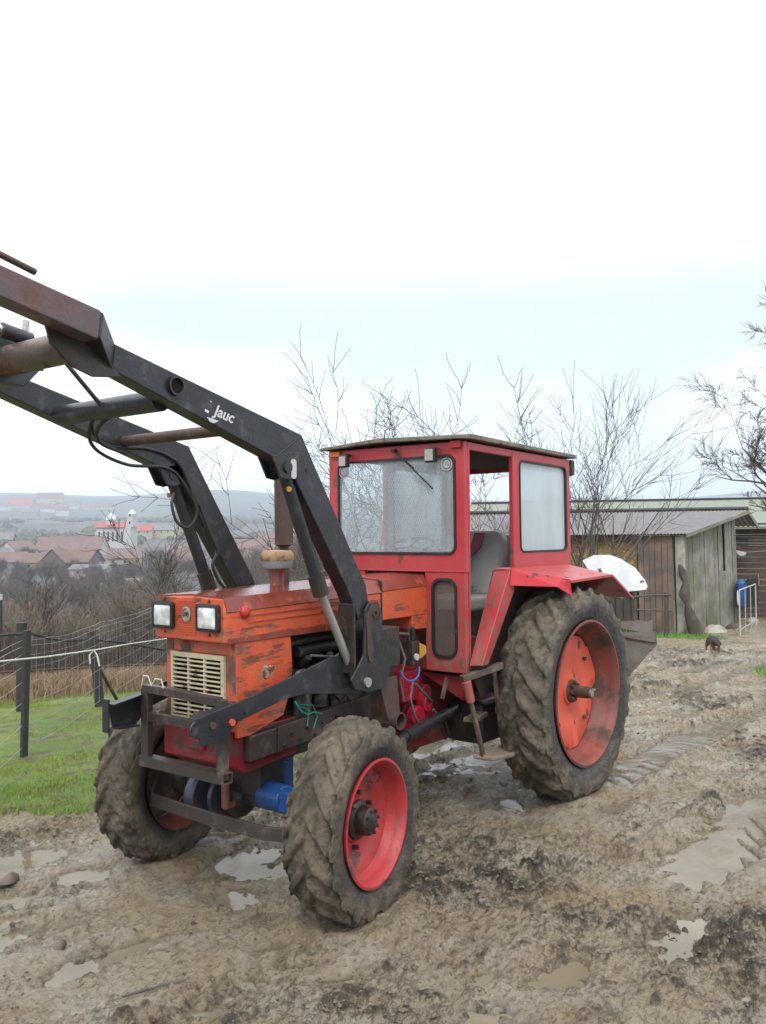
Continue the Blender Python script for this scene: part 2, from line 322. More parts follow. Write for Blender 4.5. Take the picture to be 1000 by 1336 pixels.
# ground
def ground_mat():
    M = NM('ground_mud_and_soil'); M.co = M.tc.outputs['Object']
    clod = M.attr('clod'); grass = M.attr('grass'); dist = M.attr('far')
    n1 = M.noise(.9, 6, .6); n2 = M.noise(9, 8, .68); n3 = M.noise(46, 6, .65)
    smooth = M.mix(M.ramp(n1, .38, .62), (.31, .265, .195), (.26, .195, .110)); smooth = M.mix(M.ramp(M.noise(2.3, 5), .48, .66, 0, .8), smooth, (.35, .315, .26)); smooth = M.mix(M.ramp(M.noise(15, 6, .7), .52, .70, 0, .7), smooth, (.17, .13, .085))
    dark = M.mix(M.ramp(n2, .38, .62), (.042, .031, .020), (.115, .088, .060))
    f = M.ramp(M.math('ADD', clod, M.math('MULTIPLY', M.math('SUBTRACT', n2, .5), 1.7)), .34, .80)
    cr = M.noise(30, 9, .78, sc=(.8, 1.2, 1), dist=.4); cr2 = M.noise(75, 6, .75)
    fcr = M.math('MAXIMUM', M.ramp(M.math('ADD', cr, M.math('MULTIPLY', clod, .10)), .565, .60), M.ramp(M.math('ADD', cr2, M.math('MULTIPLY', clod, .07)), .60, .64, 0, .7))
    wet = M.attr('wet'); c = M.mix(f, smooth, dark); c = M.mix(M.math('MULTIPLY', fcr, M.math('ADD', M.math('MULTIPLY', clod, .85), .22)), c, (.050, .038, .027)); c = M.mix(M.ramp(n3, .60, .68, 0, .35), c, (.32, .285, .23)); c = M.mix(M.math('MULTIPLY', wet, .5), c, (.085, .066, .044))  # last mix tints damp rims and the patch painted to deepen under-tractor shade
    gcol = M.mix(M.ramp(M.noise(1.1, 6), .35, .65), (.09, .17, .025), (.17, .22, .035)); gcol = M.mix(M.ramp(M.noise(4, 7, .7), .48, .60), gcol, (.11, .085, .055))
    fg = M.ramp(M.math('ADD', grass, M.math('MULTIPLY', M.math('SUBTRACT', M.noise(5, 8, .7), .5), 1.2)), .35, .6)
    c = M.mix(fg, c, gcol)
    # far country: fields, woods, ploughland
    fld = M.noise(.006, 3, .5, dist=.6); fc = M.mix(M.ramp(fld, .42, .50), (.06, .06, .065), (.10, .085, .08)); fc = M.mix(M.ramp(M.noise(.004, 2, .4), .52, .56), fc, (.075, .10, .075))
    fc = M.mix(M.ramp(M.noise(.05, 6, .7), .5, .62), fc, (.045, .045, .042))
    c = M.mix(dist, c, fc)
    M.set('Base Color', c); r = M.ramp(M.noise(3.1, 6, .6), .40, .62, .06, .30); r = M.mix(M.math('MULTIPLY', f, .7), M_gray(M, r), (.50,)*3); r = M.mix(M.math('MULTIPLY', wet, .8), r, (.12,)*3); r = M.mix(fg, r, (.85,)*3); r = M.mix(dist, r, (.95,)*3)
    M.l(r, M.p.inputs['Roughness'])
    hb = M.math('ADD', M.math('ADD', M.math('MULTIPLY', n2, .6), M.math('MULTIPLY', cr, .9)), M.math('MULTIPLY', fcr, .15)); nf = M.math('SUBTRACT', 1, dist)
    M.bump(M.math('MULTIPLY', M.math('ADD', hb, M.math('MULTIPLY', M.noise(20, 6, .7), .9)), nf), .028); return M.m
def M_gray(M, r):
    x = M.n('ShaderNodeCombineColor'); [M.l(r, x.inputs[i]) for i in range(3)]; return x.outputs[0]
GROUND = ground_mat()
def puddle_mat():
    M = NM('muddy_water'); c = M.mix(M.ramp(M.noise(.8, 3), .4, .6), (.17, .14, .092), (.22, .195, .15))
    M.set('Base Color', c); M.set('Roughness', .03); M.set('IOR', 1.333); M.p.inputs['Specular IOR Level'].default_value = .65
    M.bump(M.noise(14, 2), .0012)
    tr = M.n('ShaderNodeBsdfTransparent'); tr.inputs[0].default_value = (.8, .74, .62, 1); mx = M.n('ShaderNodeMixShader'); M.l(M.ramp(M.noise(2.5, 4), .35, .65, .72, .97), mx.inputs[0]); M.l(tr.outputs[0], mx.inputs[1]); M.l(M.p.outputs[0], mx.inputs[2]); M.l(mx.outputs[0], M.o.inputs[0]); return M.m
WATER = puddle_mat()
# ---------------------------------------------------------------- GROUND SHEET
GRID = {}
def ghit(X, Y):
    d = np.hypot(X-CAM[0], Y-CAM[1]); a = (np.arctan2(Y-CAM[1], X-CAM[0])-YAW+np.pi) % (2*np.pi)-np.pi
    i = np.clip(np.searchsorted(GRID['r'], d), 0, len(GRID['r'])-1); j = np.clip(np.searchsorted(GRID['A']-YAW, a), 0, len(GRID['A'])-1)
    return GRID['Z'][i, j], GRID['c'][i, j]
def build_ground():
    A = np.radians(np.concatenate([np.arange(-28.5, 28.51, .085), np.arange(31, 329, 2.6)]))+YAW
    r = [.35]
    while r[-1] < 2.6: r.append(r[-1]*1.09)
    while r[-1] < 24: r.append(r[-1]*1.0036)
    while r[-1] < 60: r.append(r[-1]*1.016)
    while r[-1] < 3900: r.append(r[-1]*1.03)
    r = np.array(r); nr, na = len(r), len(A)
    RR, AA = np.meshgrid(r, A, indexing='ij')
    X = CAM[0]+RR*np.cos(AA); Y = CAM[1]+RR*np.sin(AA); d = RR
    B = base(X, Y)
    # domain warp for irregularity
    wx = X+.12*fbm(X*1.7, Y*1.7, s=5, oct=3); wy = Y+.12*fbm(X*1.7, Y*1.7, s=9, oct=3)
    broad = fbm(wx*.9, wy*.9, s=1, oct=3)
    clodm = sst(-.22, .40, fbm(wx*.75+4, wy*1.1, s=21, oct=4, gain=.6))
    # chopped ground on the right of the wheels, along the tracks
    lane = np.exp(-((wy+1.65+.12*(wx+1))/.62)**2)*sst(-3.3, -1.6, wx); lane2 = np.exp(-((wy+.15-.02*wx)/.5)**2)*sst(1.5, 3, wx)
    clodm = np.clip(clodm*.8+(.55*lane+.4*lane2)*sst(-.5, .3, fbm(wx*1.6, wy*2.2, s=23, oct=3)), 0, 1)
    c1 = fbm(wx*6, wy*6, s=31, oct=4, gain=.55); c2 = fbm(wx*17, wy*17, s=41, oct=3, ridge=True)
    c3 = np.abs(fbm(wx*11, wy*11, s=51, oct=3)); c4 = fbm(wx*34, wy*34, s=61, oct=2)
    def lump(f, sd, lo=.05, hi=.5): return sst(lo, hi, vn(wx*f+.3*c1, wy*f*1.15+.3*c1, s=sd))
    L1, L2, L3, L4 = lump(7, 101), lump(14, 102, 0, .45), lump(27, 103, -.05, .45), lump(52, 104, -.1, .5)
    sw = .25*c1
    L5 = 1-np.abs(fbm(wx*13, wy*19, s=105, oct=3))*3.2; L5 = np.clip(L5, -.3, 1)                      # torn ridges
    L6 = 1-np.abs(fbm(wx*24+sw, wy*30, s=106, oct=3))*3.0; L6 = np.clip(L6, -.3, 1)
    drag = fbm(wx*1.3+.4*broad, wy*5.2, s=111, oct=4, gain=.55); hoof = sst(.15, .5, vn(wx*4.2, wy*5, s=112))
    side_ = 1-sst(1.2, 2.0, Y)
    H = .030*broad+.014*c1+side_*.026*drag-.022*hoof*side_+clodm*(.030*L1+.030*L2+.016*L3+.005*L4+.022*L5+.008*L6-.028)+(1-clodm)*(.012*L2*sst(-.2, .4, c1)+.006*L3+.008*L5*sst(0, .4, c1)+.006*c2)
    clodc = clodm*np.clip(.10+.30*L1+.40*L2+.35*L3+.35*(L5 > .4), 0, 1.1)+(1-clodm)*(.3*L3+.35*(L5 > .5))*sst(.0, .4, c1)
    # wheel ruts with lug prints running back from each wheel and past the tractor on the right
    RC = [np.zeros_like(X)]
    def rut(yc, wdt, x0, x1, depth, pitch, s):
        yy = wy-yc; e = np.exp(-(yy/wdt)**4)*sst(x0, x0+.5, wx)*(1-sst(x1, x1+2, wx))
        lug = np.sin((wx+s*np.abs(yy)*1.1+.03*c1)*2*np.pi/pitch)
        RC[0] = np.maximum(RC[0], e*sst(.1, .8, -lug)*sst(-.6, .3, c1)) if depth > .04 else RC[0]
        berm = np.exp(-((np.abs(yy)-wdt*1.35)/(wdt*.4))**2)*sst(x0, x0+.5, wx)*(1-sst(x1, x1+2, wx))
        return e*(-depth+.75*depth*np.sign(lug)*np.abs(lug)**.6)+berm*depth*.8*(1+c1)
    rutm = np.zeros_like(X)
    for yc in (-.84, .84, -1.95, -2.8): rutm = np.maximum(rutm, np.exp(-((wy-yc-.10*np.sin(wx*.5+yc))/.24)**4)*sst(-1.6, -.6, wx)*(1-sst(14, 17, wx))*(np.abs(yc) > 1 or 1)*sst(-9, 1, wx if abs(yc) > 1 else wx*3-1))
    H = H*(1-.55*rutm)-.012*rutm; clodc = clodc*(1-.6*rutm)
    for yc, x0, x1 in ((-.84, .3, 15), (.84, .3, 15), (-1.95, -1.2, 16), (-2.80, -1.4, 16), (-3.7, 0, 16), (2.0, 4, 16)):
        H += rut(yc+.10*np.sin(wx*.5+yc), .21, x0, x1, .052, .21, 1)*(1+.5*c1)
    clodc = np.maximum(clodc, .95*RC[0])
    # footprints and prints in front
    H += rut(-.80, .17, -5.2, -2.6, .02, .17, -1)*.7+rut(.80, .17, -5.2, -2.6, .024, .17, -1)*.7
    # hollows that hold water: (x, y, rx, ry)
    pud = [(-2.05, .22, .34, .42), (-2.45, -.08, .22, .16), (.75, .42, .75, .38), (.2, .9, .5, .3), (-.35, -.55, .22, .14), (-3.5, -.1, .16, .12), (-3.2, -.12, .2, .08), (-2.7, -1.80, .13, .10), (-2.48, -1.62, .10, .07),
           (-.66, -2.03, .28, .10), (-2.2, -1.9, .16, .1), (-1.6, -2.2, .22, .12), (2.8, -.6, .9, .16), (4.6, -.2, .7, .14), (9.4, 1.5, .6, .25), (-3.0, 1.5, .45, .28), (-2.75, .95, .22, .16), (-3.6, .55, .3, .2), (-3.9, 1.3, .5, .3), (-3.35, 1.0, .2, .14), (.3, -1.9, .3, .1), (-.1, -1.2, .2, .1), (6.5, .6, .5, .15)]
    pm = np.zeros_like(X)
    for (a, b, rx, ry) in pud:
        q = ((wx-a)/rx)**2+((wy-b)/ry)**2; pm = np.maximum(pm, np.exp(-q*.9))
    gr = grass_mask(X, Y)
    H = H*(1-.75*sst(.2, .7, gr))
    H = H+gr*.03+gr*.05*fbm(X*1.3, Y*1.3, s=71, oct=3)
    H -= .055*pm*(1-gr)
    fade = 1-sst(22, 40, d); H *= fade*sst(.3, 2.0, d)
    # keep the soil under the tyres at their contact height
    for (a, b, z) in ((-2.306, -.77, -.10), (-2.306, .77, -.10), (0, -.84, -.005), (0, .84, -.005)):
        q = np.exp(-(((X-a)/.30)**2+((Y-b)/.24)**2)**2); H = H*(1-q)+(z+.035-B)*q
        q2 = np.sqrt(((X-a)/.34)**2+((Y-b)/.27)**2); H += .030*np.exp(-((q2-1.0)/.28)**2)*(1+c1)*(a+5 > 0)
    lvl = -.033+.010*broad
    near = (d < 22)*(gr < .35)*(d > 2)
    W = ((H < lvl+.004)*near) > 0
    wet = (1-sst(.0, .022, H-lvl))*near; wet = np.maximum(wet, .85*np.exp(-(((X+.1)/1.1)**2+((Y-.15)/.75)**2)**2)*sst(-.5, .2, fbm(X*2.5, Y*2.5, s=120, oct=4)))  # soaked puddle rims; under-tractor patch of black mud also paints in missing shade
    for _ in range(2):
        W2 = W.copy(); W2[1:] |= W[:-1]; W2[:-1] |= W[1:]; W2[:, 1:] |= W[:, :-1]; W2[:, :-1] |= W[:, 1:]; W = W2
    # mid-distance humps beyond the fence
    Z = B+H+sst(28, 60, d)*.4*fbm(X*.08, Y*.08, s=81, oct=3)*(1-sst(900, 1500, d))*(1+d*.004)
    GRID.update(r=r, A=A, Z=Z, c=clodc)
    V = np.stack([X, Y, Z], -1).reshape(-1, 3)
    idx = np.arange(nr*na).reshape(nr, na); a = idx[:-1]; b = idx[1:]
    F = np.stack([a, np.roll(a, -1, 1), np.roll(b, -1, 1), b], -1).reshape(-1, 4)
    wv = W.reshape(-1); fw_ = wv[F].all(1); VW = V.copy(); VW[:, 2] = (B+lvl).reshape(-1)
    far = sst(45, 90, d)*.999
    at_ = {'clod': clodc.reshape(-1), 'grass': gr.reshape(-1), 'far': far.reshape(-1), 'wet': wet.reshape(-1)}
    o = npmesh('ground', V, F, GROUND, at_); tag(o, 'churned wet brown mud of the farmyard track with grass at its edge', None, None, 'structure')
    used = np.unique(F[fw_]); m = -np.ones(len(V), int); m[used] = np.arange(len(used))
    o2 = npmesh('puddle_water', VW[used], m[F[fw_]], WATER); tag(o2, 'milky brown water standing in the ruts and hollows of the mud', None, None, 'structure')
    return o
def grass_mask(X, Y):
    X = np.asarray(X, float); Y = np.asarray(Y, float)
    n = .45*fbm(X*.8, Y*.8, s=91, oct=3)+.35*fbm(X*3.5, Y*3.5, s=92, oct=3)
    edge = np.where(X < -2.1, 1.72-(X+2.1)*1.1, np.where(X < -.4, 1.72-(X+2.1)*.2, 1.5+(X+.4)*.27))
    left = sst(-.15, .2, Y-edge+n)
    p1 = np.exp(-(((X-9.9)/1.5)**2+((Y+.35)/1.0)**2)**2)
    p2 = np.exp(-(((X-17.4)/.9)**2+((Y-4.9)/1.5)**2)**2)
    return np.clip(left+p1+p2*.9, 0, 1)
build_ground()
# ---------------------------------------------------------------- TRACTOR (rear axle at X=0, nose towards -X, near side -Y)
T = empty('tractor'); tag(T, 'old red and orange farm tractor with a cab and a raised black front loader', 'tractor')
def mirror_y(fn): return [fn(-1), fn(1)]
def tyre(name, parent, c, R, rr, w, N, lugh, seed, steer=0):
    nu, prof = (N*16 if N*16 > 380 else 400), []
    hw = w/2
    P = [(-.40, rr), (-.46, rr+.03), (-.52, rr+(R-rr)*.35), (-.53, rr+(R-rr)*.55), (-.50, rr+(R-rr)*.74), (-.46, R-.075), (-.43, R-.048), (-.36, R-.036), (-.2, R-.028), (0, R-.025)]
    P = P+[(-a, b) for a, b in P[-2::-1]]
    pa = np.array(P); s_ = np.concatenate([[0], np.cumsum(np.hypot(np.diff(pa[:, 0]*w), np.diff(pa[:, 1])))]); nv = 76
    t = np.linspace(0, s_[-1], nv); py = np.interp(t, s_, pa[:, 0])*w; pr = np.interp(t, s_, pa[:, 1])
    TH, VY = np.meshgrid(np.linspace(0, 2*np.pi, nu, endpoint=False), py, indexing='ij'); RR = np.broadcast_to(pr, TH.shape).copy()
    x0, z0 = RR*np.cos(TH), RR*np.sin(TH)
    ay = np.abs(VY)/hw; side = np.where(VY < 0, 0, .5)
    ph = (TH*N/(2*np.pi)+side-ay*1.15*np.where(ay < 1.2, 1, 1)) % 1.0
    lug = sst(.0, .10, .5-.17-np.abs(ph-.5)+.10)*0+sst(.26, .17, np.abs(ph-.5)) if False else 1-sst(.15, .25, np.abs(ph-.5))
    zone = sst(.0, .05, RR-(R-.13))  # fades down the shoulder
    lug = lug*zone*sst(-.08, .06, (VY*np.where(VY < 0, -1, 1))/hw+.0)
    n1 = fbm(x0*9, VY*9, z0*9, s=seed, oct=4, gain=.55); n2 = fbm(x0*26, VY*26, z0*26, s=seed+5, oct=3)
    cake = sst(-.35, .5, fbm(x0*3.2, VY*3.2, z0*3.2, s=seed+8, oct=3))    # mud packed between the lugs
    tread = sst(R-.16, R-.06, RR)
    n3 = sst(-.05, .5, vn(x0*22, VY*22, z0*22, s=seed+9)); n4 = sst(0, .5, vn(x0*48, VY*48, z0*48, s=seed+10)); dr = lug*lugh*(1-.40*cake)+tread*(cake*.014+n1*.014+n2*.006+cake*(n3*.014+n4*.007))
    low = sst(-.2, -.9, np.sin(TH))
    RR2 = RR+dr; VY2 = VY*(1+.03*n1*tread)+np.sign(VY)*(1-tread)*(.004*n1)
    mud = tread*(.62+.25*cake)+.28*sst(R-.25, R-.1, RR)*(.6+.4*n1)+.05+.22*sst(-.3, -1, np.sin(TH))
    X = RR2*np.cos(TH); Z = RR2*np.sin(TH); V = np.stack([X, VY2, Z], -1).reshape(-1, 3)
    # sag at the ground
    a = np.radians(steer); Vx = V[:, 0]*math.cos(a)-V[:, 1]*math.sin(a); Vy = V[:, 0]*math.sin(a)+V[:, 1]*math.cos(a)
    V = np.stack([Vx+c[0], Vy+c[1], V[:, 2]+c[2]], -1)
    idx = np.arange(nu*nv).reshape(nu, nv); q = np.roll(idx, -1, 0)
    F = np.stack([idx[:, :-1], q[:, :-1], q[:, 1:], idx[:, 1:]], -1).reshape(-1, 4)
    return npmesh(name, V, F, TYRE, {'mud': mud.reshape(-1)}, parent=parent)
def wheel(c, R, rr, w, N, lugh, side, mats, rear, seed, steer=0):
    M = Matrix.Translation(c) @ Matrix.Rotation(rad(steer), 4, 'Z')
    o = -side  # prof along +y is mirrored for the near side below
    if rear: prof = [(.158, rr+.004), (.175, rr+.012), (.178, rr-.004), (.160, rr-.020), (.12, rr-.035), (.07, rr-.045), (.04, rr-.075), (-.03, rr-.085), (-.10, rr-.07), (-.15, rr-.03), (-.178, rr), (-.165, rr+.012)]
    else: prof = [(.118, rr+.004), (.134, rr+.010), (.136, rr-.004), (.120, rr-.016), (.085, rr-.026), (.055, rr-.030), (.035, rr-.055), (-.03, rr-.065), (-.08, rr-.05), (-.12, rr-.02), (-.135, rr)]
    b = MB(); b.lathe([(y*side, r) for y, r in prof], (0, 0, 0), 'y', 72)
    b.xf(M); W = b.build('rear_wheel' if rear else 'front_wheel', RIMD if rear or side > 0 else mats[0], T, smooth=True, angle=50)
    # disc
    b = MB()
    if rear:
        secs = []; n = 96
        for k in range(n):
            a = 2*math.pi*k/n; wob = .012*math.sin(a*8)+(.030 if (k*8//n) % 2 == 0 else -.004)
            prof = [(.005, rr-.095+min(wob, .02)), (.022, rr-.13+wob), (.020, .24), (.0, .16), (.012, .10), (.03, .095), (.03, .001)]
            secs.append([(r*math.cos(a), y*side, r*math.sin(a)) for y, r in prof])
        m = len(secs[0]); b.add([p for q in secs for p in q], [(k*m+i, k*m+i+1, ((k+1) % n)*m+i+1, ((k+1) % n)*m+i) for k in range(n) for i in range(m-1)])
        b.xf(M); b.build('wheel_disc', RIMO, W, smooth=True)
    else:
        b.lathe([(y*side, r) for y, r in [(.035, rr-.056), (.030, rr-.085), (.012, rr-.115), (-.012, .17), (-.012, .12), (.004, .11), (.004, .001)]], (0, 0, 0), 'y', 64)
        b.xf(M); b.build('wheel_disc', mats[0] if side < 0 else RUSTP, W, smooth=True)
    b = MB()
    if rear:
        b.lathe([(y*side, r) for y, r in [(.02, .085), (.045, .08), (.05, .045), (.18, .040), (.182, .0)]], (0, 0, 0), 'y', 24)
        for k in range(8): a = k*math.pi/4; b.cyl((.062*math.cos(a), .02*side, .062*math.sin(a)), (.062*math.cos(a), .07*side, .062*math.sin(a)), .012, 6)
        b.xf(M); b.build('hub', RUST, W, smooth=True)
        b = MB(); b.cyl((0, .175*side, 0), (0, .192*side, 0), .026, 16).cyl((.026, .18*side, .02), (.026, .2*side, .02), .009, 8); b.xf(M); b.build('axle_end', CHROME, W, smooth=True)
        for k in range(4): a = k*math.pi/2+.75; MB().cyl((.30*math.cos(a), .0, .30*math.sin(a)), (.30*math.cos(a), .045*side, .30*math.sin(a)), .016, 6).xf(M).build('wheel_bolt', RUST, W)
    else:
        b.lathe([(y*side, r) for y, r in [(0, .105), (.02, .10), (.03, .078), (.085, .072), (.095, .06), (.105, .04), (.106, .0)]], (0, 0, 0), 'y', 28)
        for k in range(8): a = k*math.pi/4+.2; b.cyl((.058*math.cos(a), .09*side, .058*math.sin(a)), (.058*math.cos(a), .108*side, .058*math.sin(a)), .009, 6)
        for k in range(6): a = k*math.pi/3+.4; b.cyl((.14*math.cos(a), -.01*side, .14*math.sin(a)), (.14*math.cos(a), .02*side, .14*math.sin(a)), .013, 6)
        b.xf(M); b.build('hub', DARK, W, smooth=True)
        b = MB(); b.tube([(-.045, .0*side, .05), (-.06, .03*side, .09)], .012, 8); b.xf(M); b.build('valve', RUSTP, W, smooth=True)
    tyre('tyre', W, c, R, rr-.006, w, N, lugh, seed, steer)
    return W
wheel((0, -.84, .746), .752, .505, .35, 24, .030, -1, (RIMO,), True, 3)
wheel((0, .84, .746), .752, .505, .35, 24, .030, 1, (RIMO,), True, 7)
wheel((-2.306, -.77, .407), .508, .318, .27, 19, .026, -1, (RIMR,), False, 11, 9.3)
wheel((-2.306, .77, .407), .508, .318, .27, 19, .026, 1, (RIMR,), False, 15, 9.3)
# ---- hood
def ring_x(x, pts): return [(x, y, z) for y, z in pts]
def hoodpts(hw, zb, zm, zt, tw): return [(-hw, zb), (-hw, zm), (-tw, zt), (0, zt+.012), (tw, zt), (hw, zm), (hw, zb)]
b = MB(); b.loft([ring_x(-2.765, hoodpts(.274, 1.342, 1.500, 1.560, .255)), ring_x(-2.74, hoodpts(.282, 1.336, 1.508, 1.572, .258)), ring_x(-1.455, hoodpts(.285, 1.332, 1.530, 1.592, .255))])
hood = b.build('hood', ORANGE, T, bevel=.006)
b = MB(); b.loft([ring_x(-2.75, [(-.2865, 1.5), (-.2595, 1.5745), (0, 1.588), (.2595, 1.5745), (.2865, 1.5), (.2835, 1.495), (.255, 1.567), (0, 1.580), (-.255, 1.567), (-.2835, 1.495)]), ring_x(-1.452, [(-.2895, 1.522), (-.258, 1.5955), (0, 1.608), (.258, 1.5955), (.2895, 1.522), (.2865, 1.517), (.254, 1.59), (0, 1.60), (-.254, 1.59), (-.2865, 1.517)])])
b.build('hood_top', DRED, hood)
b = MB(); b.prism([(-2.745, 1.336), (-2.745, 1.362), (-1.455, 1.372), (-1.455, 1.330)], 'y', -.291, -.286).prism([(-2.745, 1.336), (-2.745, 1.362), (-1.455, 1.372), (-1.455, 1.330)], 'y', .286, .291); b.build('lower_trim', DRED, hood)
for z in (1.432, 1.468): MB().prism([(-2.6, z), (-2.6, z+.004), (-1.47, z+.012), (-1.47, z+.008)], 'y', -.2875, -.284).build('pressed_line', DRED, hood)
b = MB(); b.loft([ring_x(-1.440, hoodpts(.284, 1.345, 1.535, 1.597, .255)), ring_x(-.945, hoodpts(.284, 1.345, 1.545, 1.605, .255))]); b.prism([(-1.12, 1.256), (-1.12, 1.3449), (-.945, 1.3449), (-.945, 1.25)], 'y', -.283, -.10)
b.build('fuel_tank_cover', ORANGE, T, bevel=.006)
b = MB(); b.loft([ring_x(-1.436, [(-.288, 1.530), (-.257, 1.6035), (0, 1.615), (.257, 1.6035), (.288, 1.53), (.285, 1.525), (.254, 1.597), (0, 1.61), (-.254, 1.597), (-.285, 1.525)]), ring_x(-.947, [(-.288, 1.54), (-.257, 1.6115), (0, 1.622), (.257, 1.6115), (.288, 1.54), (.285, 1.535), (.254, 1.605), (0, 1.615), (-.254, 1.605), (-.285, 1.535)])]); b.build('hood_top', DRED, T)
MB().box(-1.452, -1.442, -.287, .287, 1.335, 1.597).build('hood_gap_strip', DARK, T)
b = MB(); b.ball((-2.625, -.284, 1.492), .034, (1, .75, 1.05), 8); b.build('side_marker', REDL, hood, smooth=True)
# nose: lamps, ribs, badge
for yc in (.198, -.166):
    f = MB(); x0 = -2.768
    def rr_(y0, y1, z0, z1, r=.018, n=4):
        return [(cy+r*math.cos(a), cz+r*math.sin(a)) for (cy, cz, a0) in ((y1-r, z1-r, 0), (y0+r, z1-r, 90), (y0+r, z0+r, 180), (y1-r, z0+r, 270)) for a in [rad(a0+90*i/n) for i in range(n+1)]]
    o_ = rr_(yc-.088, yc+.088, 1.396, 1.540); i_ = rr_(yc-.073, yc+.073, 1.411, 1.525, .012)
    n = len(o_); f.loft([[(x0, *p) for p in o_], [(x0-.022, *p) for p in o_], [(x0-.026, *p) for p in i_], [(x0-.012, *p) for p in i_], [(x0-.006, *p) for p in i_]])
    h = f.build('headlight', RUBBER, T)
    g_ = MB(); secs = []
    for k, (dx, s_) in enumerate(((-.012, 1), (-.020, .97), (-.026, .8), (-.029, .4))): secs.append([(x0+dx, yc+(p[0]-yc)*s_, 1.468+(p[1]-1.468)*s_) for p in i_])
    g_.loft(secs); g_.build('lens', LAMPG, h, smooth=True)
    for z in (1.556, 1.378): MB().prism([(yc-.012, z-.008), (yc+.012, z-.008), (yc, z+.010)], 'x', -2.771, -2.764).build('mounting_clip', DARK, h)
for yc in (.198, -.166): MB().prism([(yc-.101, 1.352), (yc-.101, 1.566), (yc+.078, 1.566), (yc+.078, 1.352)], 'x', -2.7665, -2.760).build('lamp_panel', ORANGE, hood)
f = MB()
for k in range(15): z = 1.372+k*.0125; f.box(-2.7705, -2.762, -.058, .088, z, z+.0055)
f.build('nose_ribs', ORANGE, hood)
f = MB(); f.lathe([(-2.765, .038), (-2.776, .038), (-2.780, .030), (-2.774, .028), (-2.773, .001)], (0, .012, 1.478), 'x', 20); f.xf(Matrix.Translation((0, .012, 1.478)) @ Matrix.Diagonal((1, .9, 1.15, 1)) @ Matrix.Translation((0, -.012, -1.478)))
bd = f.build('badge', worn('pewter_badge', (.33, .34, .27), rough=.5, rt=.7, metal=.3), hood, smooth=True)
def text(s, size, mat, M, name, parent, ext=.0015, shear=0):
    c = bpy.data.curves.new(name, 'FONT'); c.body = s; c.size = size; c.extrude = ext; c.align_x = 'CENTER'; c.align_y = 'CENTER'; c.shear = shear; c.offset = size*.02
    o = bpy.data.objects.new(name, c); COL.objects.link(o); dg = bpy.context.evaluated_depsgraph_get(); me = bpy.data.meshes.new_from_object(o.evaluated_get(dg))
    bpy.data.objects.remove(o); me.materials.clear(); me.materials.append(mat); me.transform(M); me.name = name
    o = bpy.data.objects.new(name, me); COL.objects.link(o); o.parent = parent; return o
FX = Matrix(((0, 0, -1, 0), (-1, 0, 0, 0), (0, 1, 0, 0), (0, 0, 0, 1)))   # text facing -X
FY = Matrix(((1, 0, 0, 0), (0, 0, -1, 0), (0, 1, 0, 0), (0, 0, 0, 1)))    # text facing -Y
text('UTB', .03, DARK, Matrix.Translation((-2.7755, .012, 1.478)) @ FX, 'badge_letters', bd)
# lower nose shell and grille
XF = -2.690
b = MB(); b.box(XF, -2.60, -.28, -.205, .86, 1.334).box(XF, -2.60, .225, .285, .86, 1.334).box(XF+.001, -2.60, -.205, .225, 1.262, 1.334).box(XF+.001, -2.60, -.205, .225, .83, .885)
b.build('nose_shell', ORANGE2, T, bevel=.006)
b = MB(); b.prism([(-2.688, 1.334), (-2.275, 1.330), (-2.262, 1.15), (-2.29, 1.02), (-2.34, .90), (-2.59, .835), (-2.688, .835)], 'y', -.2835, -.262); b.build('side_panel', ORANGE, T, bevel=.004)
b = MB(); b.prism([(-2.688, 1.334), (-2.275, 1.330), (-2.262, 1.15), (-2.29, 1.02), (-2.34, .90), (-2.59, .835), (-2.688, .835)], 'y', .262, .2835); b.build('side_panel', ORANGE, T, bevel=.004)
b = MB(); b.ball((-2.475, -.284, 1.155), .030, (.9, .10, 1.3), 7).ball((-2.43, -.284, 1.165), .022, (1, .08, 1.3), 7); b.build('torn_catch', worn('scraped_primer', (.45, .38, .26), (.08, .05, .04), var=30, rt=.5, rs=20), T, smooth=True)
g = MB(); gx = -2.706
g.box(gx-.006, gx+.02, -.205, .225, 1.235, 1.262).box(gx-.006, gx+.02, -.205, .225, .885, .915)
g.box(gx-.004, gx+.02, -.205, -.182, .915, 1.235).box(gx-.004, gx+.02, .203, .225, .915, 1.235)
g.box(gx-.005, gx+.012, -.062, -.046, .915, 1.235).box(gx-.005, gx+.012, .070, .086, .915, 1.235)
for k in range(13): z = .928+k*.0242; g.box(gx-.009, gx+.010, -.182, .203, z-.0045, z+.0045)
g.build('grille', CREAM, T, bevel=.003)
MB().box(-2.67, -2.45, -.2, .22, .87, 1.28).build('radiator', worn('black_radiator_core', (.012, .011, .010), rough=.8, rt=.8), T)
b = MB(); b.prism([(-2.74, .70), (-2.74, .865), (-2.2, .865), (-2.2, .66), (-2.6, .63)], 'y', -.25, .25); b.box(-2.765, -2.74, -.10, .02, .76, .82)
b.cyl((-2.77, -.05, .79), (-2.74, -.05, .79), .028, 14); b.build('front_support', REDM, T, bevel=.008)
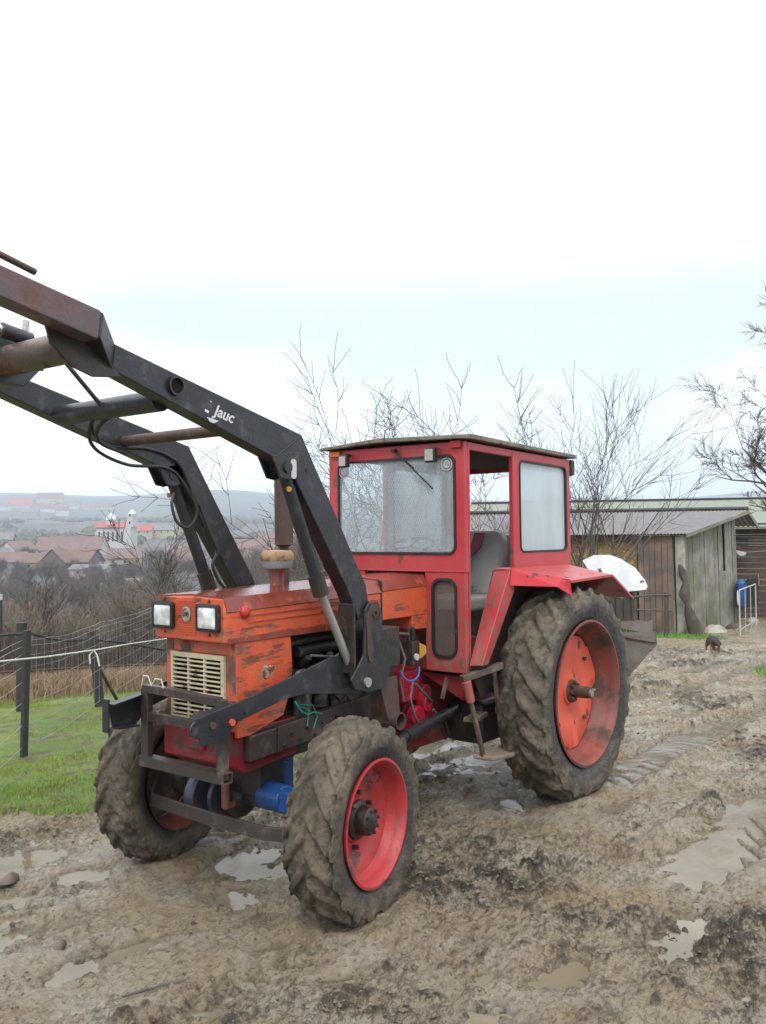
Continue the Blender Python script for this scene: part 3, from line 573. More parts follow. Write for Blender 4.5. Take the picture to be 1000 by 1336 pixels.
# ---- engine and drivetrain
b = MB(); b.box(-2.25, -1.35, -.17, .17, .62, 1.12).box(-2.15, -1.45, -.13, .13, 1.12, 1.30).box(-2.42, -2.25, -.1, .1, .7, 1.15)
for k in range(4): b.cyl((-2.08+k*.19, -.17, 1.14), (-2.08+k*.19, -.24, 1.19), .028, 10)
b.tube([(-2.15, -.21, 1.22), (-1.5, -.22, 1.23), (-1.38, -.2, 1.16)], .035, 10); b.tube([(-2.3, -.2, 1.25), (-2.2, -.22, 1.28), (-1.6, -.23, 1.29)], .02, 8)
b.build('engine', DARK, T, bevel=.01)
b = MB()
for k, (x, z, r, h) in enumerate(((-2.12, .92, .055, .16), (-1.96, .95, .045, .14), (-1.80, .93, .050, .18), (-1.62, .96, .06, .12))): b.cyl((x, -.22, z-h/2), (x, -.22, z+h/2), r, 14)
b.box(-2.20, -2.02, -.26, -.18, 1.03, 1.10); b.box(-1.62, -1.50, -.29, -.17, 1.04, 1.16); b.build('oil_filters', worn('greasy_filter_metal', (.05, .05, .055), (.10, .10, .10), rust=(.03, .025, .02), rough=.35, rt=.5), T, bevel=.004, smooth=True)
for k, (p, r, m) in enumerate([([(-2.2, -.25, 1.02), (-2.1, -.27, 1.13), (-1.95, -.26, 1.15), (-1.8, -.25, 1.05)], .010, RUBBER), ([(-2.16, -.26, .95), (-2.0, -.28, 1.02), (-1.85, -.27, .90), (-1.7, -.26, .98), (-1.5, -.27, 1.1)], .008, RUBBER),
        ([(-2.1, -.27, 1.2), (-1.9, -.28, 1.17), (-1.75, -.27, 1.21)], .007, CHROME), ([(-2.24, -.26, 1.08), (-2.17, -.28, .98), (-2.19, -.27, .88)], .012, RUBBER)]): MB().tube(p, r, 7).build('engine_pipe', m, T, smooth=True)
b = MB(); b.box(-2.08, -2.0, -.285, -.25, 1.09, 1.13); b.build('tool_rag', ORANGE, T, bevel=.008)
b = MB(); b.ball((-2.17, -.265, 1.10), .045, (1.2, .5, .7), 6).ball((-2.08, -.27, 1.075), .035, (1.3, .5, .6), 6); b.build('pump_casting', worn('grey_alloy_casting', (.25, .25, .25), (.12, .12, .12), rust=(.04, .03, .03), rough=.4, rt=.52, rs=14), T, smooth=True)
for s in (-1, 1):
    b = MB(); b.prism([(-2.62, .70), (-2.62, .835), (-1.60, .905), (-1.60, .77)], 'y', s*.31, s*.262)
    b.prism([(-2.42, .715), (-2.42, .855), (-1.95, .885), (-1.95, .745)], 'y', s*.322, s*.3105); r_ = b.build('chassis_rail', GUARD, T, bevel=.005)
    f = MB()
    for i in range(8): x = -2.38+i*.058*1.1; f.cyl((x, s*.31, .745+.05*(i % 2)+(x+2.4)*.065), (x, s*.335, .745+.05*(i % 2)+(x+2.4)*.065), .011, 6)
    f.build('rail_bolts', DARK, r_)
b = MB(); b.tube([(-2.235, -.27, .96), (-2.22, -.31, .90), (-2.18, -.32, .88), (-2.14, -.33, .89), (-2.08, -.335, .87)], .006, 6).tube([(-2.23, -.30, .93), (-2.17, -.32, .91), (-2.20, -.33, .82)], .004, 6).tube([(-2.22, -.3, .94), (-2.15, -.33, .93), (-2.12, -.335, .86), (-2.15, -.335, .80)], .004, 6)
b.build('baler_twine', TWINE, T, smooth=True)
b = MB(); b.prism([(-1.36, .50), (-1.36, 1.18), (-1.18, 1.22), (-.2, 1.12), (.25, 1.02), (.25, .50), (-.3, .42), (-1.0, .42)], 'y', -.17, .17)
b.cyl((-1.10, -.17, .70), (-1.10, -.25, .70), .09, 16).cyl((-.90, -.17, .80), (-.90, -.24, .80), .06, 14); b.box(-1.14, -.98, -.26, -.17, .56, .68); b.cyl((-1.02, -.2, .75), (-1.02, -.27, .82), .03, 10); b.build('gearbox', REDM, T, bevel=.012)
b = MB(); b.cyl((0, -.84, .746), (0, -.20, .746), .105, 20).cyl((0, .84, .746), (0, .20, .746), .105, 20).ball((0, 0, .746), .27, (1, 1, .95), 10); b.build('rear_axle', REDM, T, smooth=True)
b = MB(); b.box(-.62, -.10, -.50, -.19, .42, .72); b.build('belly_tank', DARK, T, bevel=.05, seg=3)
b = MB(); b.cyl((-1.45, -.46, .64), (-.62, -.30, .655), .038, 14).cyl((-1.15, -.405, .646), (-1.10, -.395, .648), .046, 14); b.cyl((-2.25, -.58, .58), (-1.45, -.46, .64), .030, 12); b.build('drive_tube', BLACK, T, smooth=True)
for dx in (0, .05): MB().tube([(-.93+dx, -.36, .64), (-.86+dx, -.36, .50)], .011, 8).build('hose_stub', RUBBER, T, smooth=True)
# front axle, drive, and bar between the hubs
b = MB(); b.cyl((-2.306, -.66, .40), (-2.306, .66, .40), .055, 16).ball((-2.306, .16, .38), .15, (.85, 1, .9), 10); b.box(-2.40, -2.22, -.16, .16, .44, .66)
for s in (-1, 1): b.ball((-2.306, s*.60, .42), .10, (1, .8, 1.2), 8)
b.build('front_axle', DARK, T, smooth=True)
b = MB(); b.lathe([(.0, .02), (0, .13), (.03, .15), (.06, .15), (.085, .12), (.085, .02)], (-2.40, .26, .385), 'y', 28); b.lathe([(.0, .02), (0, .12), (.02, .13), (.03, .10), (.03, .02)], (-2.40, .12, .40), 'y', 28); b.build('axle_flange', worn('blued_steel_flange', (.05, .06, .085), (.03, .035, .05), rough=.3, rt=.6), T, smooth=True)
b = MB(); b.cyl((-2.46, .06, .36), (-2.46, .06, .50), .026, 12).cyl((-2.47, .06, .37), (-2.40, .06, .37), .022, 10); b.build('greasy_swivel', worn('pink_greasy_primer', (.30, .14, .11), (.2, .09, .07), rough=.4, rt=.65), T, smooth=True)
b = MB(); secs = []
for (x, y, z) in ((-2.40, .70, .44), (-2.53, .62, .375), (-2.60, .54, .355), (-2.63, 0, .352), (-2.62, -.42, .350), (-2.55, -.56, .348), (-2.42, -.66, .37)):
    secs.append([(x-.012, y, z-.036), (x-.006, y, z+.036), (x+.012, y, z+.036), (x+.03, y, z-.036)])
b.loft(secs); b.build('track_bar', GUARD, T, bevel=.004)
b = MB(); b.lathe([(-.0, .02), (0, .12), (.05, .16), (.12, .15), (.15, .08), (.15, .02)], (-2.28, -.60, .44), 'y', 24); b.ball((-2.42, -.50, .52), .05, (1, 1, 1.2), 7).tube([(-2.45, -.52, .50), (-2.38, -.44, .60), (-2.25, -.40, .66)], .02, 8); b.build('steering_knuckle', RUST, T, smooth=True)
b = MB(); b.cyl((-2.18, -.02, .36), (-2.18, -.02, .60), .13, 20).cyl((-2.18, -.02, .60), (-2.18, -.02, .62), .14, 20); b.cyl((-2.18, .12, .38), (-2.18, .27, .40), .1, 16); b.cyl((-2.34, -.30, .44), (-2.34, -.12, .44), .075, 18).box(-2.40, -2.3, -.40, -.28, .38, .50); b.build('blue_motor', BLUEP, T, bevel=.01, smooth=True)
# intake and exhaust
b = MB(); b.lathe([(1.585, .052), (1.60, .045), (1.70, .050), (1.705, .07)], (-2.09, 0, 0), 'z', 28); st = b.build('intake_stack', DRED, T, smooth=True)
b = MB(); b.lathe([(1.690, .06), (1.700, .086), (1.745, .096), (1.750, .094), (1.750, .001)], (-2.09, 0, 0), 'z', 32); b.build('dust_bowl', GREYC, st, smooth=True)
b = MB(); b.lathe([(1.745, .098), (1.757, .100), (1.785, .098), (1.803, .085), (1.808, .001)], (-2.09, 0, 0), 'z', 32); b.build('rain_cap', TANC, st, smooth=True)
b = MB(); b.lathe([(1.59, .03), (1.82, .03), (1.835, .058), (2.32, .058), (2.335, .03), (2.46, .028), (2.46, .022), (2.40, .020)], (-1.875, .15, 0), 'z', 28); b.build('exhaust_stack', RUST, T, smooth=True)
# ---- cab
CX0, CX1, CY, ZB, ZT = -.94, .60, .590, 1.635, 2.50
cab = None
def frame(pts_out, pts_in, ax, a, b_, mat, name, parent, bevel=.006):
    """a flat ring: outer polygon with an inner opening (same vertex count), thickened"""
    m = MB(); n = len(pts_out)
    def P(p, t): return {'y': (p[0], t, p[1]), 'x': (t, p[0], p[1])}[ax]
    vs = [P(p, a) for p in pts_out]+[P(p, a) for p in pts_in]+[P(p, b_) for p in pts_out]+[P(p, b_) for p in pts_in]; fs = []
    for i in range(n):
        j = (i+1) % n
        fs += [(i, j, n+j, n+i), (2*n+i, 3*n+i, 3*n+j, 2*n+j), (i, 2*n+i, 2*n+j, j), (n+i, n+j, 3*n+j, 3*n+i)]
    m.add(vs, fs); return m.build(name, mat, parent, bevel=bevel)
def roundrect(a0, a1, b0, b1, r, n=5, tl=None):
    pts = []
    for (ca, cb, s0) in ((a1-r, b1-r, 0), (a0+r, b1-r, 90), (a0+r, b0+r, 180), (a1-r, b0+r, 270)):
        for i in range(n+1): t = rad(s0+90*i/n); pts.append((ca+r*math.cos(t), cb+r*math.sin(t)))
    return pts
def outer_match(inn, a0, a1, b0, b1, zt=None):
    """push each inner vertex out to the outer rectangle"""
    ca, cb = (a0+a1)/2, (b0+b1)/2; n = len(inn)//4; pts = []
    cor = [(a1, b1), (a0, b1), (a0, b0), (a1, b0)]
    for q in range(4):
        for i in range(n):
            x, y = cor[q]; ix, iy = inn[q*n+i]
            if i < n//2: pts.append((x, iy) if q in (0, 2) else (ix, y))
            elif i == n//2 or n//2 == i: pts.append((x, y))
            else: pts.append((ix, y) if q in (0, 2) else (x, iy))
    return pts
def warp_y(pts, x0, z0, x1, z1, ztop):  # shift the top edge down along the sloping roof
    return [(x, z+(z-1.5)/(ztop-1.5)*(z0+(z1-z0)*(x-x0)/(x1-x0)-ztop) if z > 1.5 else z) for x, z in pts]
win = roundrect(-.525, .475, 1.752, 2.405, .05); win = [(-y, z) for y, z in win][::-1]
wi = roundrect(-.52, .50, 1.752, 2.412, .055, 6)
wo = outer_match(wi, -CY, CY, ZB, ZT)
cabf = frame(wo, wi, 'x', CX0, CX0+.045, RED, 'cab_shell', T)
sh = cabf
frame(roundrect(-.522, .502, 1.750, 2.414, .056, 6), roundrect(-.508, .488, 1.764, 2.400, .045, 6), 'x', CX0-.010, CX0+.02, RUBBER, 'windscreen_seal', cabf, 0)
MB().prism(roundrect(-.51, .49, 1.762, 2.402, .047, 6), 'x', CX0+.003, CX0+.008).build('windscreen', WSG, cabf)
# side walls: rear quarter with window, front post
for s in (-1, 1):
    y0, y1 = s*(CY-.035), s*CY
    lo, hi = min(y0, y1), max(y0, y1)
    wi = warp_y(roundrect(-.205, .535, 1.748, 2.425, .05, 6), CX0, 2.505, CX1, 2.462, 2.5); wo = warp_y(outer_match(roundrect(-.205, .535, 1.748, 2.425, .05, 6), -.30, CX1, 1.59, 2.49), CX0, 2.505, CX1, 2.462, 2.5)
    q = frame(wo, wi, 'y', lo, hi, RED, 'side_frame', cabf)
    frame(warp_y(roundrect(-.208, .538, 1.745, 2.428, .052, 6), CX0, 2.505, CX1, 2.462, 2.5), warp_y(roundrect(-.195, .525, 1.758, 2.415, .042, 6), CX0, 2.505, CX1, 2.462, 2.5), 'y', lo-.006, hi+.006, RUBBER, 'window_seal', q, 0)
    MB().prism(warp_y(roundrect(-.20, .53, 1.753, 2.42, .045, 6), CX0, 2.505, CX1, 2.462, 2.5), 'y', s*(CY-.020), s*(CY-.015)).build('side_window', SIDEG if s < 0 else WSG, q)
    b = MB(); b.prism([(CX0+.046, .97), (CX0+.046, 2.496), (-.865, 2.494), (-.875, 1.6), (-.885, .97)], 'y', lo, hi); b.build('door_post', RED, cabf, bevel=.006)
    b = MB(); b.prism([(CX0+.046, 2.447), (CX0+.046, 2.4965), (-.301, 2.478), (-.301, 2.428)], 'y', lo+.003, hi-.003); b.build('door_header', RED, cabf, bevel=.004)
# lower front quarter panels with narrow windows
for s in (-1, 1):
    wi = roundrect(-.515, -.325, 1.065, 1.585, .07, 8); wo = outer_match(wi, -.588, -.262, .965, ZB-.002)
    if s > 0: wi = [(-y, z) for y, z in wi][::-1]; wo = [(-y, z) for y, z in wo][::-1]
    q = frame(wo, wi, 'x', CX0+.002, CX0+.04, RED, 'footwell_panel', T)
    m0, m1 = roundrect(-.522, -.318, 1.058, 1.592, .075, 8), roundrect(-.506, -.334, 1.076, 1.574, .062, 8)
    if s > 0: m0 = [(-y, z) for y, z in m0]; m1 = [(-y, z) for y, z in m1]
    frame(m0, m1, 'x', CX0-.010, CX0+.045, RUBBER, 'footwell_seal', q, 0)
    gl = roundrect(-.508, -.332, 1.074, 1.576, .062, 8); gl = gl if s < 0 else [(-y, z) for y, z in gl]
    MB().prism(gl, 'x', CX0+.012, CX0+.018).build('footwell_window', LOWG, q)
b = MB(); b.box(CX0-.004, CX0+.05, -.594, .594, ZB-.004, ZB+.006); b.build('belt_rail', RED, cabf, bevel=.002)
b = MB(); b.prism([(-.58, .966), (-.26, .966), (-.20, 1.02), (-.20, .93), (-.52, .78), (-.57, .80)], 'x', CX0+.05, CX0+.058); b.prism([(CX0+.06, .962), (-.885, .962), (-.885, .93), (CX0+.06, .93)], 'y', -.588, -.2); b.build('footwell_skirt', REDM, T, bevel=.004)
MB().box(CX0+.05, -.30, -.56, .56, .94, .96).build('cab_floor', DARK, T)
MB().box(CX0+.06, CX0+.08, -.26, .26, .96, 1.62).build('firewall', REDM, T)
# rear wall of cab
wi = roundrect(-.50, .50, 1.86, 2.38, .05, 6); wo = outer_match(wi, -.552, .552, 1.60, 2.455)
q = frame(wo, wi, 'x', CX1-.04, CX1-.004, RED, 'rear_wall', cabf)
b = MB(); b.box(.20, CX1-.045, -.55, .55, 1.40, 1.44).box(CX1-.06, CX1-.042, -.55, .55, 1.40, 1.86); b.build('rear_shelf', SEATM, T)
# expanded mesh guard behind the far side and rear glass
b = MB()
for k in range(-14, 46):
    for sg in (1, -1):
        y0 = -.45+k*.03; pts = []
        za, zb = 1.87, 2.37; ya, yb = y0, y0+sg*(zb-za)*.6
        def clip(ya, za, yb, zb, lo, hi):
            if max(ya, yb) < lo or min(ya, yb) > hi: return None
            def at_(y): t = (y-ya)/(yb-ya); return za+t*(zb-za)
            if ya < lo: za, ya = at_(lo), lo
            elif ya > hi: za, ya = at_(hi), hi
            if yb < lo: t = at_(lo); zb, yb = t, lo
            elif yb > hi: t = at_(hi); zb, yb = t, hi
            return ya, za, yb, zb
        c_ = clip(ya, za, yb, zb, -.28, .46)
        if c_ and abs(c_[3]-c_[1]) > .01: b.bar((c_[0], .545, c_[1]), (c_[2], .545, c_[3]), .003, .003, (0, 1, 0))
b.build('mesh_guard', worn('pale_mesh', (.45, .46, .45), rough=.6, rt=.8), q)
# roof
b = MB(); o2 = .038
b.loft([[(-1.00, .625, 2.500), (-1.00, .10, 2.528), (-1.00, -.625, 2.508), (-1.00, -.625, 2.535), (-1.00, .10, 2.558), (-1.00, .625, 2.522)],
        [(-.90, .630, 2.506), (-.90, .08, 2.53), (-.90, -.630, 2.512), (-.90, -.630, 2.545), (-.90, .08, 2.566), (-.90, .630, 2.530)],
        [(.66, .625, 2.462), (.66, .05, 2.485), (.66, -.625, 2.462), (.66, -.625, 2.492), (.66, .05, 2.515), (.66, .625, 2.486)]])
rf = b.build('roof', ROOFM, T, bevel=.006)
MB().prism([(-.935, 2.455), (-.935, 2.500), (.60, 2.458), (.60, 2.415)], 'y', -.553, .553).build('roof_liner', worn('dark_liner', (.03, .02, .022), rt=.7, rough=.9), rf)
b = MB(); b.box(.61, .68, -.60, -.52, 2.33, 2.455); b.build('rear_lamp', RUBBER, rf, bevel=.015)
# corner lenses, work lamps, wiper
MB().box(-.965, -.938, -.573, -.492, 2.455, 2.503).build('marker_lens', REDL, cabf, bevel=.004)
MB().box(-.965, -.938, .470, .560, 2.455, 2.492).build('marker_lens', AMBER, cabf, bevel=.004)
for (y, z, s_) in ((.385, 2.415, .9), (-.372, 2.415, 1.0)):
    b = MB(); b.box(-1.03, -.985, y-.042*s_, y+.042*s_, z-.052*s_, z+.048*s_); b.box(-1.0, -.94, y-.01, y+.01, z+.035, z+.055); wl_ = b.build('work_lamp', RUBBER, cabf, bevel=.012)
    MB().box(-1.034, -1.028, y-.032*s_, y+.032*s_, z-.040*s_, z+.036*s_).build('lens', worn('dusty_lamp_lens', (.36, .36, .31), rough=.35, rt=.7), wl_, bevel=.002)
b = MB(); b.bar((-.965, -.02, 2.47), (-.965, -.20, 2.335), .008, .012, (1, 0, 0)).bar((-.962, -.09, 2.42), (-.957, -.35, 2.19), .006, .014, (1, 0, 0)); b.cyl((-.94, -.03, 2.465), (-.98, -.03, 2.465), .016, 10); b.build('wiper', RUBBER, cabf)
for (y, z) in ((-.455, 2.352), (.445, 2.345)):
    b = MB(); b.lathe([(-.941, .046), (-.943, .046), (-.943, .037), (-.941, .037)], (0, y, z), 'x', 28); b.lathe([(-.941, .030), (-.9425, .030), (-.9425, .001)], (0, y, z), 'x', 9); b.build('inspection_sticker', worn('faded_sticker', (.42, .42, .44), (.3, .3, .32), var=40, rt=.6, rs=50), cabf)
# seat, steering wheel, interior
b = MB(); b.loft([[(x+dx, y*w_, z) for (x, y) in ((-.04, -.22), (-.06, 0), (-.04, .22), (.06, .22), (.07, 0), (.06, -.22))] for (z, dx, w_) in ((1.40, .12, 1.0), (1.50, .13, 1.02), (1.70, .20, 1.0), (1.84, .25, .9), (1.90, .27, .62))])
seat = b.build('seat_backrest', SEATM, T, bevel=.03, seg=3)
for s0, mt in ((0, SEATR), (1, SEATG)):
    b = MB(); pts = [(-.08, 1.90), (-.005, 1.90), (-.03, 1.78), (-.10, 1.68)] if s0 == 0 else [(-.10+.0, 1.68), (-.03, 1.78), (.0, 1.775), (.06, 1.70)]
    pts = [(.02, 1.885), (-.07, 1.885), (-.06, 1.78), (-.01, 1.72), (.05, 1.76), (.03, 1.80)] if s0 == 0 else [(.05, 1.76), (-.01, 1.72), (.07, 1.60), (.19, 1.56), (.19, 1.64), (.10, 1.68)]
    m = [(.040+(z-1.5)*.36-.02*(abs(y) < .1), y, z) for y, z in pts]; m2 = [(x-.014, y, z) for x, y, z in m]; b.loft([m, m2]); b.build('seat_stripe', mt, seat)
b = MB(); b.box(-.32, .14, -.22, .22, 1.30, 1.41); b.build('seat_cushion', SEATM, T, bevel=.03, seg=3)
MB().box(-.25, .1, -.14, .14, .96, 1.30).build('seat_base', DARK, T, bevel=.01)
b = MB(); n = 32; b.tube([(-.60+.19*math.cos(t)*.55, .10+.19*math.sin(t), 1.80-.19*math.cos(t)*.55*-.5) for t in [2*math.pi*k/n for k in range(n+1)]], .013, 8, False); b.cyl((-.60, .10, 1.79), (-.78, .10, 1.50), .022, 10)
for t in (0, 2.1, 4.2): b.cyl((-.60, .10, 1.79), (-.60+.19*math.cos(t)*.55, .10+.19*math.sin(t), 1.80+.19*math.cos(t)*.55*.5), .008, 6)
b.build('steering_wheel', RUBBER, T, smooth=True)
MB().box(-.86, -.70, -.40, .40, 1.55, 1.70).build('dashboard', RUBBER, T, bevel=.02)
# ---- fenders
for s in (-1, 1):
    def Y(v): return s*v
    f = MB()
    # slanting front strut: broad face then flange
    f.loft([[(-.925, Y(.600), 1.02), (-.935, Y(.700), 1.03), (-.90, Y(.700), 1.02), (-.895, Y(.600), 1.01)], [(-.605, Y(.60), 1.63), (-.64, Y(.745), 1.635), (-.605, Y(.745), 1.63), (-.575, Y(.60), 1.62)]])
    f.loft([[(-.945, Y(.701), 1.03), (-.945, Y(.709), 1.03), (-.865, Y(.709), 1.03), (-.865, Y(.701), 1.03)], [(-.64, Y(.746), 1.635), (-.64, Y(.754), 1.635), (-.585, Y(.754), 1.50), (-.585, Y(.746), 1.50)]])
    strut = f.build('fender_strut', RED, T, bevel=.003)
    f = MB()
    out = [(-.62, Y(.75), 1.640), (-.27, Y(.96), 1.565), (-.22, Y(.985), 1.550), (.47, Y(.985), 1.560), (.86, Y(.985), 1.362)]
    inn = [(-.62, Y(.60), 1.648), (-.27, Y(.60), 1.640), (-.22, Y(.60), 1.638), (.50, Y(.60), 1.632), (.90, Y(.60), 1.372)]
    th = .006
    f.add(out+inn+[(x, y, z-th) for x, y, z in out]+[(x, y, z-th) for x, y, z in inn], [(i, i+1, 6+i, 5+i) for i in range(4)]+[(10+i, 15+i, 16+i, 11+i) for i in range(4)]+[(i, 10+i, 11+i, i+1) for i in range(4)]+[(5+i, 6+i, 16+i, 15+i) for i in range(4)]+[(0, 5, 15, 10), (4, 14, 19, 9)])
    fd = f.build('fender', RED, T)
    f = MB()   # bright outer skirt at the front of the arch
    A_ = [(-.622, Y(.757), 1.645), (-.29, Y(.962), 1.572), (-.235, Y(.992), 1.560)]; B_ = [(-.655, Y(.762), 1.535), (-.36, Y(.955), 1.515), (-.225, Y(.998), 1.448)]
    f.loft([A_+[(x, y-s*.006, z) for x, y, z in A_][::-1], B_+[(x, y-s*.006, z) for x, y, z in B_][::-1]]); f.build('fender_skirt', REDB, fd)
    f = MB(); lip = [(-.22, Y(.992), 1.552), (.472, Y(.992), 1.562), (.862, Y(.992), 1.364)]; lip2 = [(x, y, z-.018) for x, y, z in lip]
    f.loft([lip+[(x, y-s*.005, z) for x, y, z in lip][::-1], lip2+[(x, y-s*.005, z) for x, y, z in lip2][::-1]]); f.build('fender_lip', RED, fd)
    f = MB(); f.prism([(-.92, 1.0), (-.61, 1.63), (.50, 1.625), (.89, 1.37), (.89, .98), (.3, 1.02), (-.2, 1.02), (-.5, .82), (-.8, .80)], 'y', Y(.600), Y(.606)); f.build('inner_fender', worn('dark_muddy_underfender', (.035, .022, .02), (.05, .04, .032), rt=.6, rough=.8), fd)
# ---- step ladder (near side)
b = MB(); b.bar((-1.02, -.60, .945), (-.73, -.73, 1.01), .05, .045); b.bar((-1.02, -.62, .925), (-.99, -.64, .84), .04, .045, (1, 0, 0)); ld = b.build('step_ladder', RUSTP, T, bevel=.006)
MB().tube([(-1.015, -.635, .93), (-.985, -.645, .80)], .030, 10).build('ladder_top', RED, ld, smooth=True)
for (p, q_) in (((-.99, -.645, .82), (-.875, -.665, .43)), ((-.78, -.70, .98), (-.64, -.68, .45))): MB().bar(p, q_, .032, .022, (0, 1, 0)).build('ladder_rail', RUSTP, ld, bevel=.004)
MB().bar((-.93, -.60, .665), (-.70, -.55, .665), .09, .03).build('ladder_tread', RUSTP, ld, bevel=.005)
b = MB(); b.prism([(-.90, -.60), (-.88, -.74), (-.70, -.80), (-.55, -.74), (-.56, -.62), (-.7, -.57)], 'z', .405, .435); b.build('ladder_tread', worn('mud_caked_step', DRYMUD, MUD, rough=.9, rt=.7), ld, bevel=.01)
# ---- loader: mast, beams and front guard
for s in (-1, 1):
    def Y(v): return s*v
    b = MB(); b.prism([(-1.92, 1.46), (-1.875, 1.505), (-1.80, 1.50), (-1.765, 1.44), (-1.765, 1.36), (-1.69, 1.17), (-1.70, 1.06), (-1.755, .985), (-1.90, .985), (-2.02, 1.02), (-2.055, 1.075), (-2.00, 1.13), (-1.94, 1.20), (-1.93, 1.30)], 'y', Y(.520), Y(.534))
    mast = b.build('loader_mast', BLACK, T, bevel=.004)
    b = MB(); b.prism([(-1.98, 1.00), (-1.98, 1.48), (-1.72, 1.44), (-1.70, .95), (-1.9, .92)], 'y', Y(.392), Y(.404)); b.box(-2.005, -1.988, min(Y(.40), Y(.52)), max(Y(.40), Y(.52)), 1.10, 1.50); b.box(-1.76, -1.58, min(Y(.40), Y(.525)), max(Y(.40), Y(.525)), 1.10, 1.335); b.build('mast_box', DARK, mast, bevel=.005)
    b = MB(); b.prism([(-1.905, 1.20), (-1.915, 1.42), (-1.87, 1.49), (-1.80, 1.485), (-1.81, 1.43), (-1.86, 1.40), (-1.875, 1.33), (-1.86, 1.24), (-1.885, 1.15)], 'y', Y(.535), Y(.540)); b.build('rusty_edge_plate', RUST, mast)
    b = MB(); b.lathe([(0, .012), (.0, .024), (.010*s, .024), (.010*s, .012)], (-1.84, Y(.538), 1.435), 'y', 16); b.build('pivot_pin', RUST, mast, smooth=True)
    MB().cyl((-1.84, Y(.40), 1.44), (-1.84, Y(.515), 1.44), .03, 14).build('pivot_tube', DARK, mast, smooth=True)
    # lower side beam forward to the guard
    b = MB(); pts = [(-3.03, 1.005), (-2.75, 1.045), (-2.50, 1.10), (-2.10, 1.20), (-1.96, 1.20), (-1.80, 1.05), (-1.85, .96), (-2.02, .985), (-2.28, 1.02), (-2.43, 1.015), (-2.75, .945), (-2.86, .86), (-3.00, .865)]
    y_ = [(.35 if x < -2.7 else .35+(x+2.7)*.10) for x, z in pts]
    vs = [(x, Y(yy), z) for (x, z), yy in zip(pts, y_)]+[(x, Y(yy+.014), z) for (x, z), yy in zip(pts, y_)]; n = len(pts)
    b.add(vs, [list(range(n)), list(range(n, 2*n))[::-1]]+[(i, n+i, n+(i+1) % n, (i+1) % n) for i in range(n)])
    be = b.build('loader_beam', BLACK, T, bevel=.003)
    b = MB(); b.prism([(-3.03, 1.005), (-2.75, 1.045), (-2.75, 1.035), (-3.03, .995)], 'y', Y(.30), Y(.35)); b.prism([(-3.00, .875), (-2.86, .87), (-2.86, .86), (-3.0, .865)], 'y', Y(.30), Y(.35)); b.prism([(-3.045, .85), (-3.045, 1.03), (-3.035, 1.03), (-3.035, .85)], 'y', Y(.33), Y(.385)) if s > 0 else b.cyl((-3.02, Y(.352), .95), (-3.02, Y(.362), .95), .045, 14); b.build('beam_flange', BLACK, be, bevel=.002)
    for (x, z, m_) in ((-2.93, .955, RUST), (-2.80, .95, ORANGE), (-2.70, .99, DARK)): MB().cyl((x, Y(.36), z), (x, Y(.376), z), .018, 8).build('beam_bolt', m_, be, smooth=True)
    # lift cylinder
    b = MB(); b.cyl((-2.50, Y(.46), 2.235), (-2.245, Y(.46), 1.64), .036, 20); lc = b.build('lift_cylinder', BLACK, T, smooth=True)
    b = MB(); b.cyl((-2.262, Y(.46), 1.68), (-2.215, Y(.46), 1.565), .046, 20); b.build('cylinder_gland', DARK, lc, smooth=True)
    b = MB(); b.cyl((-2.225, Y(.46), 1.59), (-1.935, Y(.46), 1.07), .024, 18); b.build('cylinder_rod', CHROME, lc, smooth=True)
    b = MB(); b.cyl((-1.915, Y(.40), 1.045), (-1.915, Y(.55), 1.045), .028, 16); b.build('cylinder_pin', CHROME, lc, smooth=True)
    b = MB(); b.cyl((-2.53, Y(.40), 2.255), (-2.53, Y(.526), 2.255), .03, 16).cyl((-2.5, Y(.46), 2.235), (-2.54, Y(.46), 2.28), .04, 14); b.build('cylinder_eye', DARK, lc, smooth=True)
    MB().cyl((-2.475, Y(.46), 2.15), (-2.50, Y(.50*1), 2.14), .014, 8).build('hose_port', STRAPY, lc, smooth=True)
# front guard frame
X0, X1 = -2.84, -2.80
g_ = MB().box(X0, X1, -.345, -.285, .655, 1.065).build('guard_frame', GUARD, T, bevel=.005)
MB().box(X0, X1, .265, .325, .675, 1.065).build('guard_post', GUARD, g_, bevel=.005)
b = MB(); b.loft([[(X0-.002+dx, y, z-.022), (X1+.002+dx, y, z-.022), (X1+.002+dx, y, z+.022), (X0-.002+dx, y, z+.022)] for (y, z, dx) in ((-.30, 1.05, 0), (-.15, 1.055, -.01), (.0, 1.065, -.015), (.16, 1.065, -.01), (.31, 1.062, 0))]); b.build('guard_top_rail', GUARD, g_, bevel=.003)
MB().box(X0+.004, X1-.004, -.26, .27, .885, .935).build('guard_middle_rail', GUARD, g_, bevel=.003)
b = MB(); y0, y1, z0, z1, t = -.355, .325, .640, .695, .005
b.box(X0-.012, X1+.012, y0, y1, z0, z0+t).box(X0-.012, X1+.012, y0, y1, z1-t, z1).box(X0-.012, X0-.012+t, y0, y1, z0+t, z1-t).box(X1+.012-t, X1+.012, y0, y1, z0+t, z1-t); b.build('guard_bottom_rail', GUARD, g_)
MB().box(X0-.01, X1+.01, -.20, -.12, .905, .985).build('guard_lug', RUST, g_, bevel=.01)
b = MB(); b.tube([(-2.85, .30, 1.08), (-2.86, .27, 1.14), (-2.86, .23, 1.14), (-2.86, .20, 1.09), (-2.86, .17, 1.13), (-2.85, .13, 1.13), (-2.85, .11, 1.08)], .004, 6); b.build('wire_loop', ROPE, g_, smooth=True)
